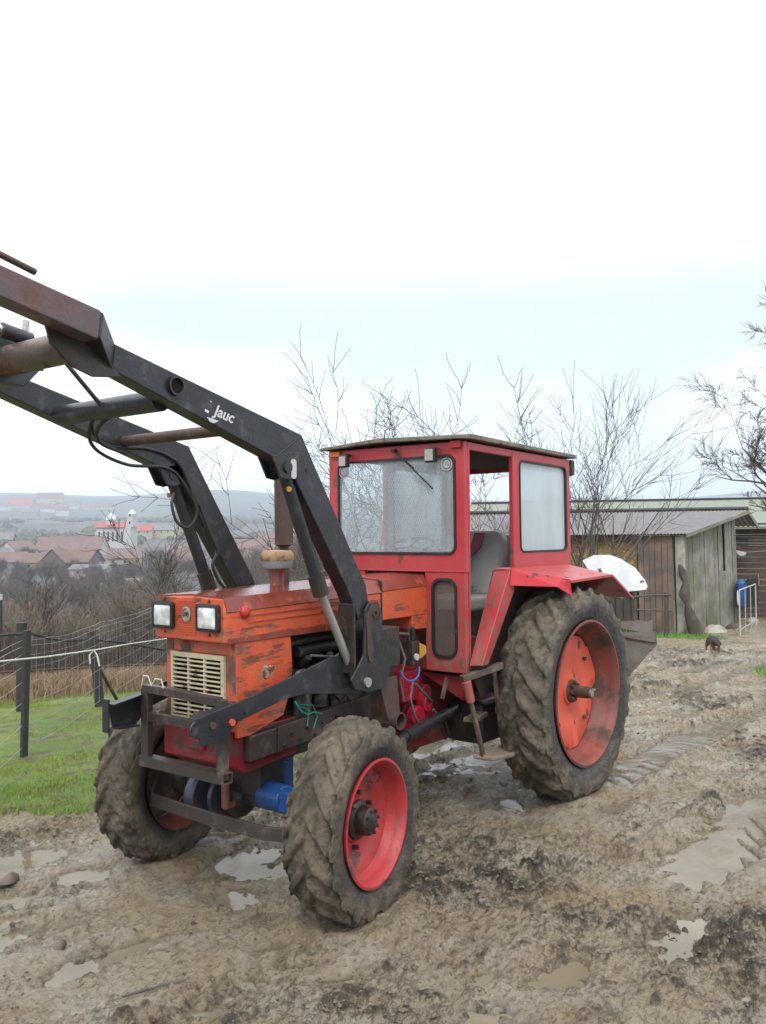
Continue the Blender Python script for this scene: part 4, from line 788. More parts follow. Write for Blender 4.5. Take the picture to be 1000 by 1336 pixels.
# ---- loader arms
def sec(xt, zt, xb, zb, yc, w_, s):
    a, c = s*(yc-w_/2), s*(yc+w_/2); return [(xt, a, zt), (xb, a, zb), (xb, c, zb), (xt, c, zt)]
arms = {}
for s in (-1, 1):
    b = MB(); S = [(-1.845, 1.43, -1.95, 1.40, .46), (-1.878, 1.60, -2.03, 1.56, .46), (-2.335, 2.315, -2.462, 2.194, .46), (-2.409, 2.434, -2.62, 2.300, .46), (-3.589, 2.742, -3.606, 2.627, .46), (-3.72, 2.838, -3.735, 2.728, .565), (-4.65, 3.035, -4.665, 2.935, .565)]
    b.loft([sec(*q, .10, s) for q in S]); arm = b.build('loader_arm', BLACK, T, bevel=.006); arms[s] = arm
    b = MB(); b.prism([(-3.93, 2.80), (-3.74, 2.76), (-3.60, 2.66), (-3.56, 2.60), (-3.70, 2.585), (-3.80, 2.615), (-3.90, 2.70)], 'y', s*.498, s*.512); b.build('tube_gusset', DARK, arm, bevel=.003)
    b = MB(); b.loft([sec(-3.735, 2.844, -3.750, 2.722, .565, .108, s), sec(-4.655, 3.039, -4.67, 2.931, .565, .108, s)]); b.build('outer_arm_sleeve', BLACKR, arm, bevel=.005)
    b = MB(); b.prism([(-2.60, 2.30), (-2.46, 2.20), (-2.45, 2.26), (-2.44, 2.34)], 'y', s*.405, s*.515); b.prism([(-2.64, 2.31), (-2.58, 2.20), (-2.52, 2.19), (-2.45, 2.215), (-2.47, 2.34)], 'y', s*.405, s*.417).prism([(-2.64, 2.31), (-2.58, 2.20), (-2.52, 2.19), (-2.45, 2.215), (-2.47, 2.34)], 'y', s*.503, s*.5155); b.build('cylinder_lug', BLACK, arm, bevel=.003)
    b = MB(); b.lathe([(s*.512, .037), (s*.524, .046), (s*.528, .046), (s*.528, .036), (s*.505, .034)], (-3.262, 0, 2.597), 'y', 28); b.build('tube_end_ring', DARK, arm, smooth=True)
    b = MB(); b.lathe([(s*.5135, .0005), (s*.5135, .034)], (-3.262, 0, 2.597), 'y', 24); b.build('tube_bore', worn('black_hollow', (.004, .004, .004), rough=1, rt=.9), arm)
    b = MB(); b.prism(roundrect(-2.505, -2.465, 2.195, 2.300, .018, 4), 'y', s*.5165, s*.5205); b.build('white_plate', worn('pale_plate', (.48, .50, .48), rough=.5, rt=.7), arm)
    for (x0_, z0_, x1_, z1_) in ((-3.589, 2.738, -3.604, 2.632), (-2.415, 2.428, -2.61, 2.305)): MB().tube([(x0_+(x1_-x0_)*t+.002*math.sin(t*60), s*.5115, z0_+(z1_-z0_)*t) for t in [k/24 for k in range(25)]], [.004+.0012*(k % 2) for k in range(25)], 6).build('weld_bead', DARK, arm)
    MB().cyl((-2.372, s*.505, 2.245), (-2.372, s*.513, 2.245), .012, 12).build('bolt_hole', RUBBER, arm)
    b = MB(); b.cyl((-4.25, s*.50, 2.905), (-4.25, s*.632, 2.905), .045, 20).cyl((-4.18, s*.60, 2.985), (-4.02, s*.60, 2.945), .013, 10).ball((-4.25, s*.60, 2.99), .03, (1, 1, 1.2), 7); b.build('bucket_pivot', RUST, arm, smooth=True)
text('Jauc', .078, DECAL, Matrix.Translation((-2.965, -.5125, 2.492)) @ Matrix.Rotation(rad(14.5), 4, 'Y') @ FY, 'decal', arms[-1], .0008, .2)
b = MB(); b.prism([(-3.085, 2.508), (-3.06, 2.500), (-3.065, 2.488), (-3.088, 2.496)], 'y', -.5132, -.512).prism([(-3.055, 2.552), (-3.043, 2.548), (-3.048, 2.541)], 'y', -.5132, -.512).prism([(-3.075, 2.470), (-3.0, 2.458), (-3.03, 2.444), (-3.055, 2.448)], 'y', -.5132, -.512); b.build('decal_scraps', DECAL, arms[-1])
MB().cyl((-3.265, -.41, 2.54), (-3.265, .41, 2.54), .052, 24).build('cross_tube', BLACK, T, smooth=True)
MB().cyl((-2.87, -.41, 2.432), (-2.87, .41, 2.432), .030, 18).build('cross_tube', RUST, T, smooth=True)
MB().cyl((-3.80, -.50, 2.70), (-3.80, .50, 2.70), .068, 26).build('cross_tube', worn('rusty_black_tube', (.05, .045, .042), (.10, .065, .05), rt=.55, rs=4), T, smooth=True)
b = MB(); b.prism([(-3.92, 2.84), (-3.70, 2.79), (-3.60, 2.735), (-3.605, 2.70), (-3.70, 2.60), (-3.86, 2.60), (-4.02, 2.68), (-4.02, 2.82)], 'y', .02, .17); vb = b.build('valve_box', worn('slate_painted_box', (.07, .075, .095), (.05, .052, .065), rough=.35, rt=.7), T, bevel=.008)
MB().tube([(-3.61, .08, 2.715), (-3.57, .08, 2.722), (-3.57, .08, 2.700), (-3.61, .08, 2.695)], .005, 6).build('latch', DARK, vb, smooth=True)
b = MB(); b.cyl((-3.72, -.06, 2.800), (-3.86, -.06, 2.825), .034, 18).cyl((-3.73, -.06, 2.80), (-3.60, -.02, 2.765), .026, 14); tc_ = b.build('tilt_cylinder', BLACK, T, smooth=True)
MB().cyl((-3.86, -.06, 2.825), (-4.4, -.06, 2.92), .022, 16).build('cylinder_rod', STEEL, tc_, smooth=True)
MB().cyl((-3.745, -.06, 2.83), (-3.738, -.06, 2.885), .014, 10).build('hose_fitting', CHROME, tc_, smooth=True)
MB().cyl((-3.50, .0, 2.735), (-3.30, .0, 2.545), .011, 10).build('linkage_rod', DARK, T, smooth=True)
for p in ([(-3.28, .05, 2.55), (-3.24, .20, 2.44), (-3.10, .33, 2.36), (-2.86, .39, 2.30), (-2.62, .395, 2.30), (-2.50, .40, 2.25), (-2.40, .395, 2.12)], [(-3.26, .1, 2.60), (-3.18, .26, 2.46), (-2.98, .385, 2.395), (-2.72, .40, 2.40), (-2.52, .395, 2.34), (-2.42, .395, 2.20), (-2.36, .39, 2.08)],
          [(-3.20, -.1, 2.56), (-3.24, .1, 2.47), (-3.12, .28, 2.40), (-2.9, .36, 2.36)], [(-2.42, .39, 2.18), (-2.38, .38, 2.04), (-2.44, .38, 1.95), (-2.52, .39, 1.98), (-2.55, .40, 2.08), (-2.52, .42, 2.15)], [(-2.36, .39, 2.10), (-2.28, .385, 1.92), (-2.22, .385, 1.80), (-2.26, .38, 1.72), (-2.22, .37, 1.62), (-2.15, .36, 1.55)]):
    q = []; P_ = [Vector(x) for x in p]
    for i in range(len(P_)-1):
        a0, a1, a2, a3 = P_[max(i-1, 0)], P_[i], P_[i+1], P_[min(i+2, len(P_)-1)]
        for k in range(6): t = k/6; q.append(.5*((2*a1)+(a2-a0)*t+(2*a0-5*a1+4*a2-a3)*t*t+(3*a1-a0-3*a2+a3)*t**3))
    q.append(P_[-1]); MB().tube(q, .0095, 8).build('hydraulic_hose', RUBBER, T, smooth=True)
# valve block, blue cable, bracket pipe on the near side ahead of the cab
b = MB(); b.box(-1.28, -1.20, -.40, -.28, 1.05, 1.20).cyl((-1.27, -.36, 1.20), (-1.27, -.36, 1.29), .014, 10).cyl((-1.22, -.36, 1.20), (-1.22, -.36, 1.29), .014, 10); vb2 = b.build('loader_valve', DARK, T, bevel=.005)
MB().cyl((-1.245, -.40, 1.10), (-1.245, -.412, 1.10), .022, 14).build('valve_cap', WHITEP, vb2)
MB().prism([(-1.17, 1.08), (-1.17, 1.19), (-1.07, 1.15), (-1.06, 1.10), (-1.13, 1.07)], 'y', -.36, -.30).build('fluid_reservoir', STRAPY, T, bevel=.008)
b = MB(); b.tube([(-1.34-.10*math.cos(t), -.42-.02*math.sin(t), 1.04-.075*math.sin(t)) for t in [math.pi*k/14 for k in range(15)]], .0055, 8); b.build('blue_cable', CABLE, T, smooth=True)
b = MB(); b.loft([[(-1.76, -.50, 1.03), (-1.58, -.50, 1.035), (-1.58, -.47, 1.035), (-1.76, -.47, 1.03)], [(-1.68, -.51, .78), (-1.56, -.51, .78), (-1.56, -.46, .78), (-1.68, -.46, .78)]]); br = b.build('hanging_bracket', RUST, T, bevel=.005)
b = MB(); b.lathe([(-.56, .052), (-.40, .052), (-.40, .043), (-.56, .043), (-.56, .052)], (-1.625, 0, .775), 'y', 28); b.build('bracket_pipe', RUST, br, smooth=True)
b = MB(); b.bar((-1.04, -.50, .95), (-1.10, -.50, .82), .03, .012, (0, 1, 0)); b.build('clutch_rod', RUST, T)
b = MB(); b.cyl((-1.16, -.30, .70), (-1.16, -.36, .70), .07, 16).cyl((-1.05, -.28, .76), (-1.05, -.36, .76), .05, 14).box(-1.22, -.95, -.33, -.18, .60, .70).box(-1.28, -1.1, -.32, -.17, .80, 1.0); b.build('hydraulic_pump', worn('fresh_red_casting', (.36, .008, .03), (.24, .01, .02), rough=.3, rt=.62), T, bevel=.01)
for p in ([(-1.28, -.40, .95), (-1.34, -.42, .85), (-1.30, -.42, .74), (-1.22, -.40, .66)], [(-1.2, -.36, .92), (-1.12, -.38, .84), (-1.02, -.36, .78)], [(-1.0, -.36, .72), (-.94, -.36, .66)], [(-1.40, -.38, 1.22), (-1.36, -.40, 1.1), (-1.42, -.40, .98), (-1.38, -.4, .84)], [(-1.5, -.38, 1.28), (-1.3, -.38, 1.25), (-1.26, -.36, 1.2)]): MB().tube(p, .009, 8).build('oil_pipe', worn('dull_pipe', (.10, .09, .085), rough=.4), T, smooth=True)
MB().box(-1.70, -1.45, -.38, -.20, 1.0, 1.28).build('battery_box', RUBBER, T, bevel=.01)
# rear linkage
for s in (-1, 1): MB().bar((.1, s*.30, .55), (1.05, s*.38, .62), .03, .07).build('lower_link', RUST, T, bevel=.005)
MB().cyl((.3, 0, 1.0), (1.05, 0, 1.15), .03, 12).build('top_link', RUST, T, smooth=True)
# ---------------------------------------------------------------- PLOUGH
PL = empty('plough', (1.1, 0, 0)); tag(PL, 'reversible mounted plough with worn steel mouldboards behind the tractor', 'plough')
Mi = Matrix.Translation((-1.1, 0, 0))
def board(name, pts, mat, x0, bend=.18, mirror=False, parent=PL):
    """curved sheet: pts in the y-z plane, x bulges with height"""
    cy = sum(p[0] for p in pts)/len(pts); cz = sum(p[1] for p in pts)/len(pts)
    q_ = []
    for i in range(len(pts)):
        for t in (0, .33, .67): a_, b__ = pts[i], pts[(i+1) % len(pts)]; q_.append((a_[0]+(b__[0]-a_[0])*t, a_[1]+(b__[1]-a_[1])*t))
    pts = q_; b = MB(); rings = []
    for k in (1, .8, .6, .4, .2, .02): rings.append([(x0+bend*math.sin(((cz+(z-cz)*k)-cz)*3.0)+.10*((cy+(y-cy)*k)-cy), cy+(y-cy)*k, cz+(z-cz)*k) for y, z in pts])
    back = [[(x+.012, y, z) for x, y, z in r] for r in rings[::-1]]
    b.loft(rings+back, True); b.xf(Mi); return b.build(name, mat, parent, smooth=True, angle=75)
board('upper_mouldboard', [(-.14, 1.61), (-.24, 1.66), (-.40, 1.665), (-.52, 1.63), (-.68, 1.555), (-.80, 1.46), (-.845, 1.405), (-.84, 1.38), (-.70, 1.36), (-.56, 1.35), (-.42, 1.38), (-.3, 1.45), (-.22, 1.54)], STEEL, 1.62, .26)
for k, (z0, z1, y1) in enumerate(((1.00, 1.115, -.862), (.93, 1.02, -.895), (.56, .955, -.90))):
    pts = [(-.50, z1-.035), (y1+.012, z1), (y1, z1-.04), (-.61 if k == 2 else y1+.01, z0), (-.50, z0+.03)]
    board('lower_mouldboard', pts, STEELG, 1.60-.025*k, .10)
b = MB(); b.bar((1.05, 0, .62), (1.05, 0, 1.2), .08, .08, (1, 0, 0)).bar((1.05, -.40, .66), (1.05, .40, .66), .07, .07).bar((1.05, 0, 1.0), (2.6, .1, 1.05), .10, .10).bar((1.75, -.3, .98), (1.75, -.62, .90), .06, .08).bar((1.75, -.05, 1.05), (1.72, -.45, 1.48), .05, .08, (1, 0, 0)).bar((2.35, .1, 1.02), (2.4, -.35, .75), .05, .08); b.xf(Mi); b.build('plough_frame', RUSTP, PL, bevel=.008)
b = MB(); b.tube([(1.2, -.45, 1.33), (1.25, -.55, 1.1), (1.3, -.5, 1.02)], .012, 7).tube([(1.15, -.62, 1.12), (1.3, -.6, 1.0), (1.5, -.5, .98)], .02, 8); b.xf(Mi); b.build('chain_hanger', DARK, PL, smooth=True)
# ---------------------------------------------------------------- FARMYARD BUILDINGS
C0 = gp(885, 828); C1 = gp(963, 812)
EW = Vector((math.cos(rad(113)), math.sin(rad(113)), 0))         # eave wall runs away behind the tractor
SL = 6.6; GD = (C1-C0); GD.z = 0; GL = GD.length; GD.normalize()
def planks(mb, a, b, z0a, z1a, z0b, z1b, n, th, nrm, jit=.03, seed=0, gap=.012, lean=0):
    """n vertical boards between plan points a and b; bottoms/tops interpolate, boards differ a little"""
    rnd = random.Random(seed); a = Vector(a); b = Vector(b); nrm = Vector(nrm)
    cuts = [0]; [cuts.append(cuts[-1]+rnd.uniform(.7, 1.3)) for _ in range(n)]; tot = cuts[-1]
    for i in range(n):
        t0, t1 = cuts[i]/tot, cuts[i+1]/tot; p0 = a.lerp(b, t0); p1 = a.lerp(b, t1); d = (p1-p0).normalized()*gap/2; p0 = p0+d; p1 = p1-d
        off = nrm*rnd.uniform(0, .018); zb0 = z0a+(z0b-z0a)*t0+rnd.uniform(0, jit); zt0 = z1a+(z1b-z1a)*t0-rnd.uniform(0, jit*.3); zt1 = z1a+(z1b-z1a)*t1-rnd.uniform(0, jit*.3)
        q = [p0+off, p1+off, p1+off+nrm*th, p0+off+nrm*th]
        mb.loft([[(v.x, v.y, zb0) for v in q], [(v.x+lean*GD.x, v.y+lean*GD.y, (zt0, zt1, zt1, zt0)[k]) for k, v in enumerate(q)]])
ZG = -1.0; ZE = 1.69
SH = empty('timber_shed', (C0.x, C0.y, ZG)); tag(SH, 'low old timber shed with grey leaning plank end wall and pale corrugated roof', 'shed')
Ms = Matrix.Translation(-Vector((C0.x, C0.y, ZG)))
def sb(mb, name, mat, parent=SH, **k): mb.xf(Ms); return mb.build(name, mat, parent, **k)
ng = Vector((GD.y, -GD.x, 0)); ne = Vector((-EW.y, EW.x, 0)); ne = ne if ne.dot(Vector((CAM[0]-C0.x, CAM[1]-C0.y, 0))) > 0 else -ne
ng = ng if ng.dot(Vector((CAM[0]-C0.x, CAM[1]-C0.y, 0))) > 0 else -ng
Z2 = 2.22
b = MB(); S0 = C0; S1 = C0+GD*GL
planks(b, S0+GD*.50, S0+GD*(GL*.66), ZG-.1, ZE+.03, ZG-.1, Z2-.18, 9, .025, ng, .05, 3, .014, -.10)
planks(b, S0+GD*(GL*.80), S1, ZG-.1, Z2-.10, ZG-.1, Z2-.02, 5, .025, ng, .05, 4, .016, -.14)
planks(b, S0+GD*(GL*.66), S0+GD*(GL*.80), ZG-.1, ZG+1.62, ZG-.1, ZG+1.58, 2, .04, ng, .03, 5, .01, -.03)
planks(b, S0+GD*(GL*.66), S0+GD*(GL*.735), ZG+1.6, Z2-.16, ZG+1.6, Z2-.12, 1, .02, ng, .01, 6, .01, -.05)
gw = sb(b, 'end_wall', WOODG)
b = MB(); planks(b, S0-ng*.06, S1-ng*.06, ZG-.1, ZE-.05, ZG-.1, Z2-.1, 3, .02, ng, .02, 8, 0, -.1); sb(b, 'wall_lining', worn('dark_wall_lining', (.02, .018, .016), rough=.9, rt=.8), gw)
b = MB(); q = C0+GD*.12
b.bar((C0.x+.10, C0.y-.02, ZG-.15), (C0.x+.06, C0.y-.02, ZE-.02), .34, .16, (1, 0, 0)); sb(b, 'corner_post', CONC, bevel=.01)
planks_b = MB(); planks(planks_b, C0+EW*.1, C0+EW*1.0, ZG-.1, ZE-.03, ZG-.1, ZE-.03, 6, .025, ne, .05, 11, .012); sb(planks_b, 'front_wall', WOODR)
b = MB(); planks(b, C0+EW*2.9, C0+EW*SL, ZG-.1, ZE-.08, ZG-.1, ZE-.08, 22, .025, ne, .05, 13, .012); sb(b, 'front_wall', WOODB)
b = MB(); b.loft([[(p.x, p.y, z) for p in (C0+EW*1.02-ne*.12, C0+EW*2.88-ne*.12, C0+EW*2.88-ne*.5, C0+EW*1.02-ne*.5)] for z in (ZG+1.25, ZE-.14)]); sb(b, 'straw_bales', STRAW)
b = MB(); b.bar(C0+EW*1.0+Vector((0, 0, ZE-.08-C0.z)), C0+EW*2.9+Vector((0, 0, ZE-.08-C0.z)), .12, .14); b.bar(C0+EW*1.0+Vector((0, 0, 1.20)), C0+EW*2.9+Vector((0, 0, 1.2)), .08, .10); b.bar(C0+EW*2.9+Vector((0, 0, 0)), C0+EW*2.9+Vector((0, 0, 2.55)), .12, .12, (1, 0, 0)); sb(b, 'bay_beams', WOODB)
b = MB(); planks(b, C0+EW*1.02-ne*.10, C0+EW*2.88-ne*.10, ZG-.1, ZG+1.24, ZG-.1, ZG+1.24, 10, .02, ne, .05, 12, .02); sb(b, 'manger_boards', worn('blackened_boards', (.045, .038, .034), (.07, .05, .042), rough=.9, rt=.7))
# roof: corrugated sheet from the front eave up to the ridge, short fall behind
def corr(p0, p1, q0, q1, n, amp, th):
    mb = MB(); rows = []
    for (a, b_) in ((p0, p1), (q0, q1)):
        rows.append([a.lerp(b_, i/n)+Vector((0, 0, amp*(1 if i % 2 else -1))) for i in range(n+1)])
    vs = rows[0]+rows[1]+[v-Vector((0, 0, th)) for v in rows[0]]+[v-Vector((0, 0, th)) for v in rows[1]]; m = n+1
    mb.add([tuple(v) for v in vs], [(i, i+1, m+i+1, m+i) for i in range(n)]+[(2*m+i, 3*m+i, 3*m+i+1, 2*m+i+1) for i in range(n)]+[(i, 2*m+i, 2*m+i+1, i+1) for i in range(n)]+[(m+i, m+i+1, 3*m+i+1, 3*m+i) for i in range(n)]); return mb
e0 = C0+ne*.22-EW*.25; e1 = C0+EW*SL+ne*.22; e0.z = e1.z = ZE+.02
r0 = C1-EW*.35; r1 = C1+EW*(SL+1.5); r0.z = 2.36; r1.z = 2.40
RW = Vector((math.cos(rad(117)), math.sin(rad(117)), 0)); r1 = r0+RW*(SL+2); r1.z = 2.36
rf_ = sb(corr(e0, e1, r0, r1, 160, .018, .012), 'roof', CORR)
b = MB(); b.tube([r0+Vector((0, 0, .03)), r1+Vector((0, 0, .03))], .075, 6); sb(b, 'ridge_cap', DARK, rf_)
b = MB(); b.bar(e0-Vector((0, 0, .06)), r0-Vector((0, 0, .06)), .04, .10); sb(b, 'barge_board', WOODG, rf_)
s0 = r0+GD*.75+Vector((0, 0, -.48)); s1 = r1+GD*.75+Vector((0, 0, -.48)); sb(corr(r0, r1, s0, s1, 120, .015, .012), 'rear_roof', CORR, rf_)
b = MB(); b.bar(r0-Vector((0, 0, .05)), s0-Vector((0, 0, .05)), .04, .10); sb(b, 'barge_board', WOODG, rf_)
# dark slab of dead wood leaning on the wall
b = MB(); P = [at(892, 824, 1), at(888, 742, 1)]
def on_wall(px, py, off=.1):                      # point on the gable wall plane, moved out by off
    d = Vector(ray(px, py)); o = Vector(CAM); p0 = C0+ng*off; t = (p0-o).dot(ng)/d.dot(ng); return o+d*t
pts = [on_wall(x, y, .14+.35*(y-738)/90) for x, y in ((887, 736), (891, 748), (894, 760), (893, 775), (897, 790), (899, 803), (904, 815), (908, 826))]
b.tube(pts, [.03, .10, .07, .14, .10, .16, .15, .24], 10)
for v in range(len(b.v)): p = Vector(b.v[v]); k = .05*float(vn(np.array([p.x*6]), np.array([p.y*6]), np.array([p.z*6]))[0]); b.v[v] = (p.x+k, p.y-k, p.z+k)
o = b.build('dead_tree_slab', BARKD, smooth=True, angle=70); tag(o, 'dark split trunk slab leaning on the grey plank shed wall', 'dead wood')
# big barn behind
BD = Vector((math.cos(rad(118)), math.sin(rad(118)), 0)); B0 = gp(1000, 806); BN = Vector((BD.y, -BD.x, 0)); BN = -BN if BN.dot(Vector((CAM[0], CAM[1], 0))-B0) < 0 else BN
BA = B0-BD*6; BB = B0+BD*9.6; BA.z = BB.z = -1.0
BR = empty('barn', tuple(BA)); tag(BR, 'long barn with dark brown plank walls and a flat green metal roof behind the shed', 'barn')
Mb = Matrix.Translation(-BA)
b = MB(); rnd = random.Random(5)
for k in range(17):
    z = -1.05+k*.178; of = BN*rnd.uniform(0, .012); b.loft([[tuple(v+Vector((0, 0, zz+1))) for v in (BA+of, BB+of, BB+of-BN*.03, BA+of-BN*.03)] for zz in (z, z+.170)])
b.xf(Mb); b.build('plank_wall', WOODB, BR)
def bw(px, py, off=0):
    d = Vector(ray(px, py)); o = Vector(CAM); return o+d*((BA+BN*off-o).dot(BN)/d.dot(BN))
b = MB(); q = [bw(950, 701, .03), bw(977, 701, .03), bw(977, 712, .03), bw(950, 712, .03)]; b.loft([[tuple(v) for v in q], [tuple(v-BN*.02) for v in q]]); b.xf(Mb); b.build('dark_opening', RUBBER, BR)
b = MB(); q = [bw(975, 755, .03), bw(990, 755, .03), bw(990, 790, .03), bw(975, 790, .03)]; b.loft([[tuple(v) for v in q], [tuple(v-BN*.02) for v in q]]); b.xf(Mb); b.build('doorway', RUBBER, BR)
for y in (700, 708): MB().tube([bw(948, y, .10), bw(1015, y+1, .10)], .008, 5).xf(Mb).build('wall_wire', WIRE, BR)
ez = bw(975, 687).z
E0 = BA+BN*.35; E1 = BB+BN*.35; E0.z = E1.z = ez; R0 = BA-BN*6; R1 = BB-BN*6
d = Vector(ray(980, 651)); zz = (Vector(CAM)+d*((R0-Vector(CAM)).dot(BN)/d.dot(BN))).z; R0.z = R1.z = zz
b = MB(); b.loft([[tuple(E0), tuple(R0), tuple(R0-Vector((0, 0, .06))), tuple(E0-Vector((0, 0, .06)))], [tuple(E1), tuple(R1), tuple(R1-Vector((0, 0, .06))), tuple(E1-Vector((0, 0, .06)))]]); b.xf(Mb); rr2 = b.build('roof', GREENM, BR)
b = MB(); b.bar(R0+Vector((0, 0, .02)), R1+Vector((0, 0, .02)), .25, .08); b.xf(Mb); b.build('ridge_cap', DARK, rr2)
# basin hanging on a line, gate, ladder frame, blue barrel, rags, stones
p = bw(960, 722, .35); b = MB(); b.lathe([(0, .001), (.02, .18), (.06, .30), (.085, .36), (.075, .36), (.05, .29), (.01, .17), (.012, .001)], (0, 0, 0), 'z', 24)
b.xf(Matrix.Translation(p) @ Matrix.Rotation(rad(-30), 4, 'Z') @ Matrix.Rotation(rad(100), 4, 'X') @ Matrix.Diagonal((1, .6, 1, 1))); b = MB()
prof = []; c_ = [bw(955, 717, .30), bw(975, 721, .30)]
pts = [bw(x, y, .30) for x, y in ((955, 717), (965, 719), (975, 721.5), (973, 725), (968, 728), (963, 727), (958, 722))]; b.loft([[tuple(v) for v in pts], [tuple(v+BN*.12+(pts[1]-v)*.3) for v in pts]])
o = b.build('hanging_sheet', WHITES, bevel=.02); tag(o, 'white folded cloth hung on a line before the brown barn wall', 'cloth')
b = MB(); b.tube([bw(948, 715, .3), bw(955, 717, .3), bw(975, 721, .3), bw(1010, 717, .3)], .008, 5); o = b.build('clothes_line', WIRE); tag(o, 'thin line strung along the brown barn wall holding the white cloth', 'line')
G0 = gp(966, 829); G1 = gp(987, 815); _gt = [Vector((G0.x, G0.y, G0.z)), Vector((G1.x, G1.y, G1.z))]
hg = (at(965, 768, 1)-Vector(CAM)); 
def up(px, py, P):  # point above P that projects at height py
    d = Vector(ray(px, py)); s_ = math.hypot(P.x-CAM[0], P.y-CAM[1])/math.hypot(d.x, d.y); return Vector((P.x, P.y, CAM[2]+d.z*s_))
GA = empty('pipe_gate', tuple(G0)); tag(GA, 'small white pipe gate standing open beside the shed corner', 'gate'); Mg = Matrix.Translation(-G0)
t0 = up(966, 770, G0); t1 = up(987, 762, G1)
MB().tube([tuple(G0), tuple(t0), tuple(t1), tuple(G1)], .020, 8).xf(Mg).build('gate_frame', WHITEP, GA)
for k in (.33, .66): MB().tube([G0.lerp(G1, k), t0.lerp(t1, k)], .011, 6).xf(Mg).build('gate_bar', WHITEP, GA)
MB().tube([G0.lerp(t0, .12), G1.lerp(t1, .12)], .011, 6).xf(Mg).build('gate_bar', WHITEP, GA)
L0 = gp(991, 806); L1 = L0+Vector((_R[0], _R[1], 0))*.55; a0 = up(991, 738, L0)
LA = empty('ladder_frame', tuple(L0)); tag(LA, 'tall white metal rack with rungs at the barn doorway', 'rack'); Ml = Matrix.Translation(-L0)
hh = a0.z-L0.z
for P in (L0, L1): MB().tube([P, P+Vector((0, 0, hh))], .02, 6).xf(Ml).build('upright', WHITEP, LA)
for k in range(7): z = hh*(.1+.15*k); MB().tube([L0+Vector((0, 0, z)), L1+Vector((0, 0, z))], .018, 6).xf(Ml).build('rung', WHITEP, LA)
Pb = gp(968, 814); hb = up(967, 755, Pb).z-Pb.z
b = MB(); b.loft([[(r*math.cos(a)*(1+.12*math.sin(3*a+z*4)), r*.6*math.sin(a), z) for a in [2*math.pi*k/18 for k in range(18)]] for z, r in ((.45, .16), (.55, .24), (.9, .26), (1.2, .24), (hb-.12, .20), (hb, .08))])
o = b.build('blue_coat', BLUEP, smooth=True); o.location = Pb; tag(o, 'blue plastic sheet hanging between the shed and the barn', 'plastic sheet')
Pr = gp(964, 815); b = MB(); z = up(962, 780, Pr).z
b.loft([[(x, y, z+dz) for x, y in ((-.10*s_, 0), (0, -.04), (.12*s_, 0), (0, .04))] for dz, s_ in ((.22, .5), (.1, 1), (-.1, .9), (-.22, .3))]); b.xf(Matrix.Translation((Pr.x, Pr.y, 0))); o = b.build('white_rag', WHITES, bevel=.02); tag(o, 'white rag tied near the top of the gate by the shed', 'rag')
rnd = random.Random(8)
for i, (px, py, s_, mt, lb) in enumerate(((907, 829, .14, WHITEP, 'small white stone lying left of the mossy stone'), (932, 826, .30, CONC, 'mossy pale stone lying at the foot of the grey plank wall'), (955, 820, .16, BARKD, 'dark lump of wood right of the mossy stone'), (983, 813, .20, CONC, 'pale block lying at the foot of the gate'))):
    p = gp(px, py); b = MB(); b.ball((0, 0, .0), s_, (1.6, 1, .55), 6)
    b.v = [(x*(1+.25*math.sin(x*9+i)), y*(1+.2*math.cos(z*13+i)), z*(1+.3*math.sin(x*11+y*7))) for x, y, z in b.v]; o = b.build('stone' if i != 2 else 'wood_lump', mt, smooth=True, angle=50); o.location = (p.x, p.y, p.z+.04); tag(o, lb, 'stone' if i != 2 else 'wood')
# rail and cut branches in front of the dark shed bay
R_a = C0+ne*.9+EW*.2; z = up(872, 776, R_a).z; R_b = R_a+EW*1.75
pts = [tuple(R_a+Vector((0, 0, z-R_a.z))), tuple(R_a.lerp(R_b, .35)+Vector((0, 0, z-R_a.z-.02))), tuple(R_a.lerp(R_b, .7)+Vector((0, 0, z-R_a.z-.10))), tuple(R_b+Vector((0, 0, z-R_a.z+.02)))]
b = MB(); b.tube(pts, .028, 7); o = b.build('horizontal_pole', BARK); tag(o, 'thin bare pole fixed level across the front of the dark shed bay', 'pole')
b = MB(); b.tube([tuple(R_a+Vector((.05, 0, z-R_a.z-.42))), tuple(R_a.lerp(R_b, .5)+Vector((0, 0, z-R_a.z-.40)))], .025, 7); o = b.build('horizontal_pole', BARK); tag(o, 'short lower pole below the level pole at the shed corner', 'pole')
for k, t_ in enumerate((.08, .52)):
    q = R_a.lerp(R_b, t_)+ne*-.03; b = MB(); b.tube([(q.x, q.y, -1.1), (q.x+.03, q.y, z+.05)], .05, 7); o = b.build('support_post', BARKD); tag(o, ('dark stake carrying the level pole at the shed corner', 'dark stake carrying the level pole farther left of the shed corner')[k], 'stake')
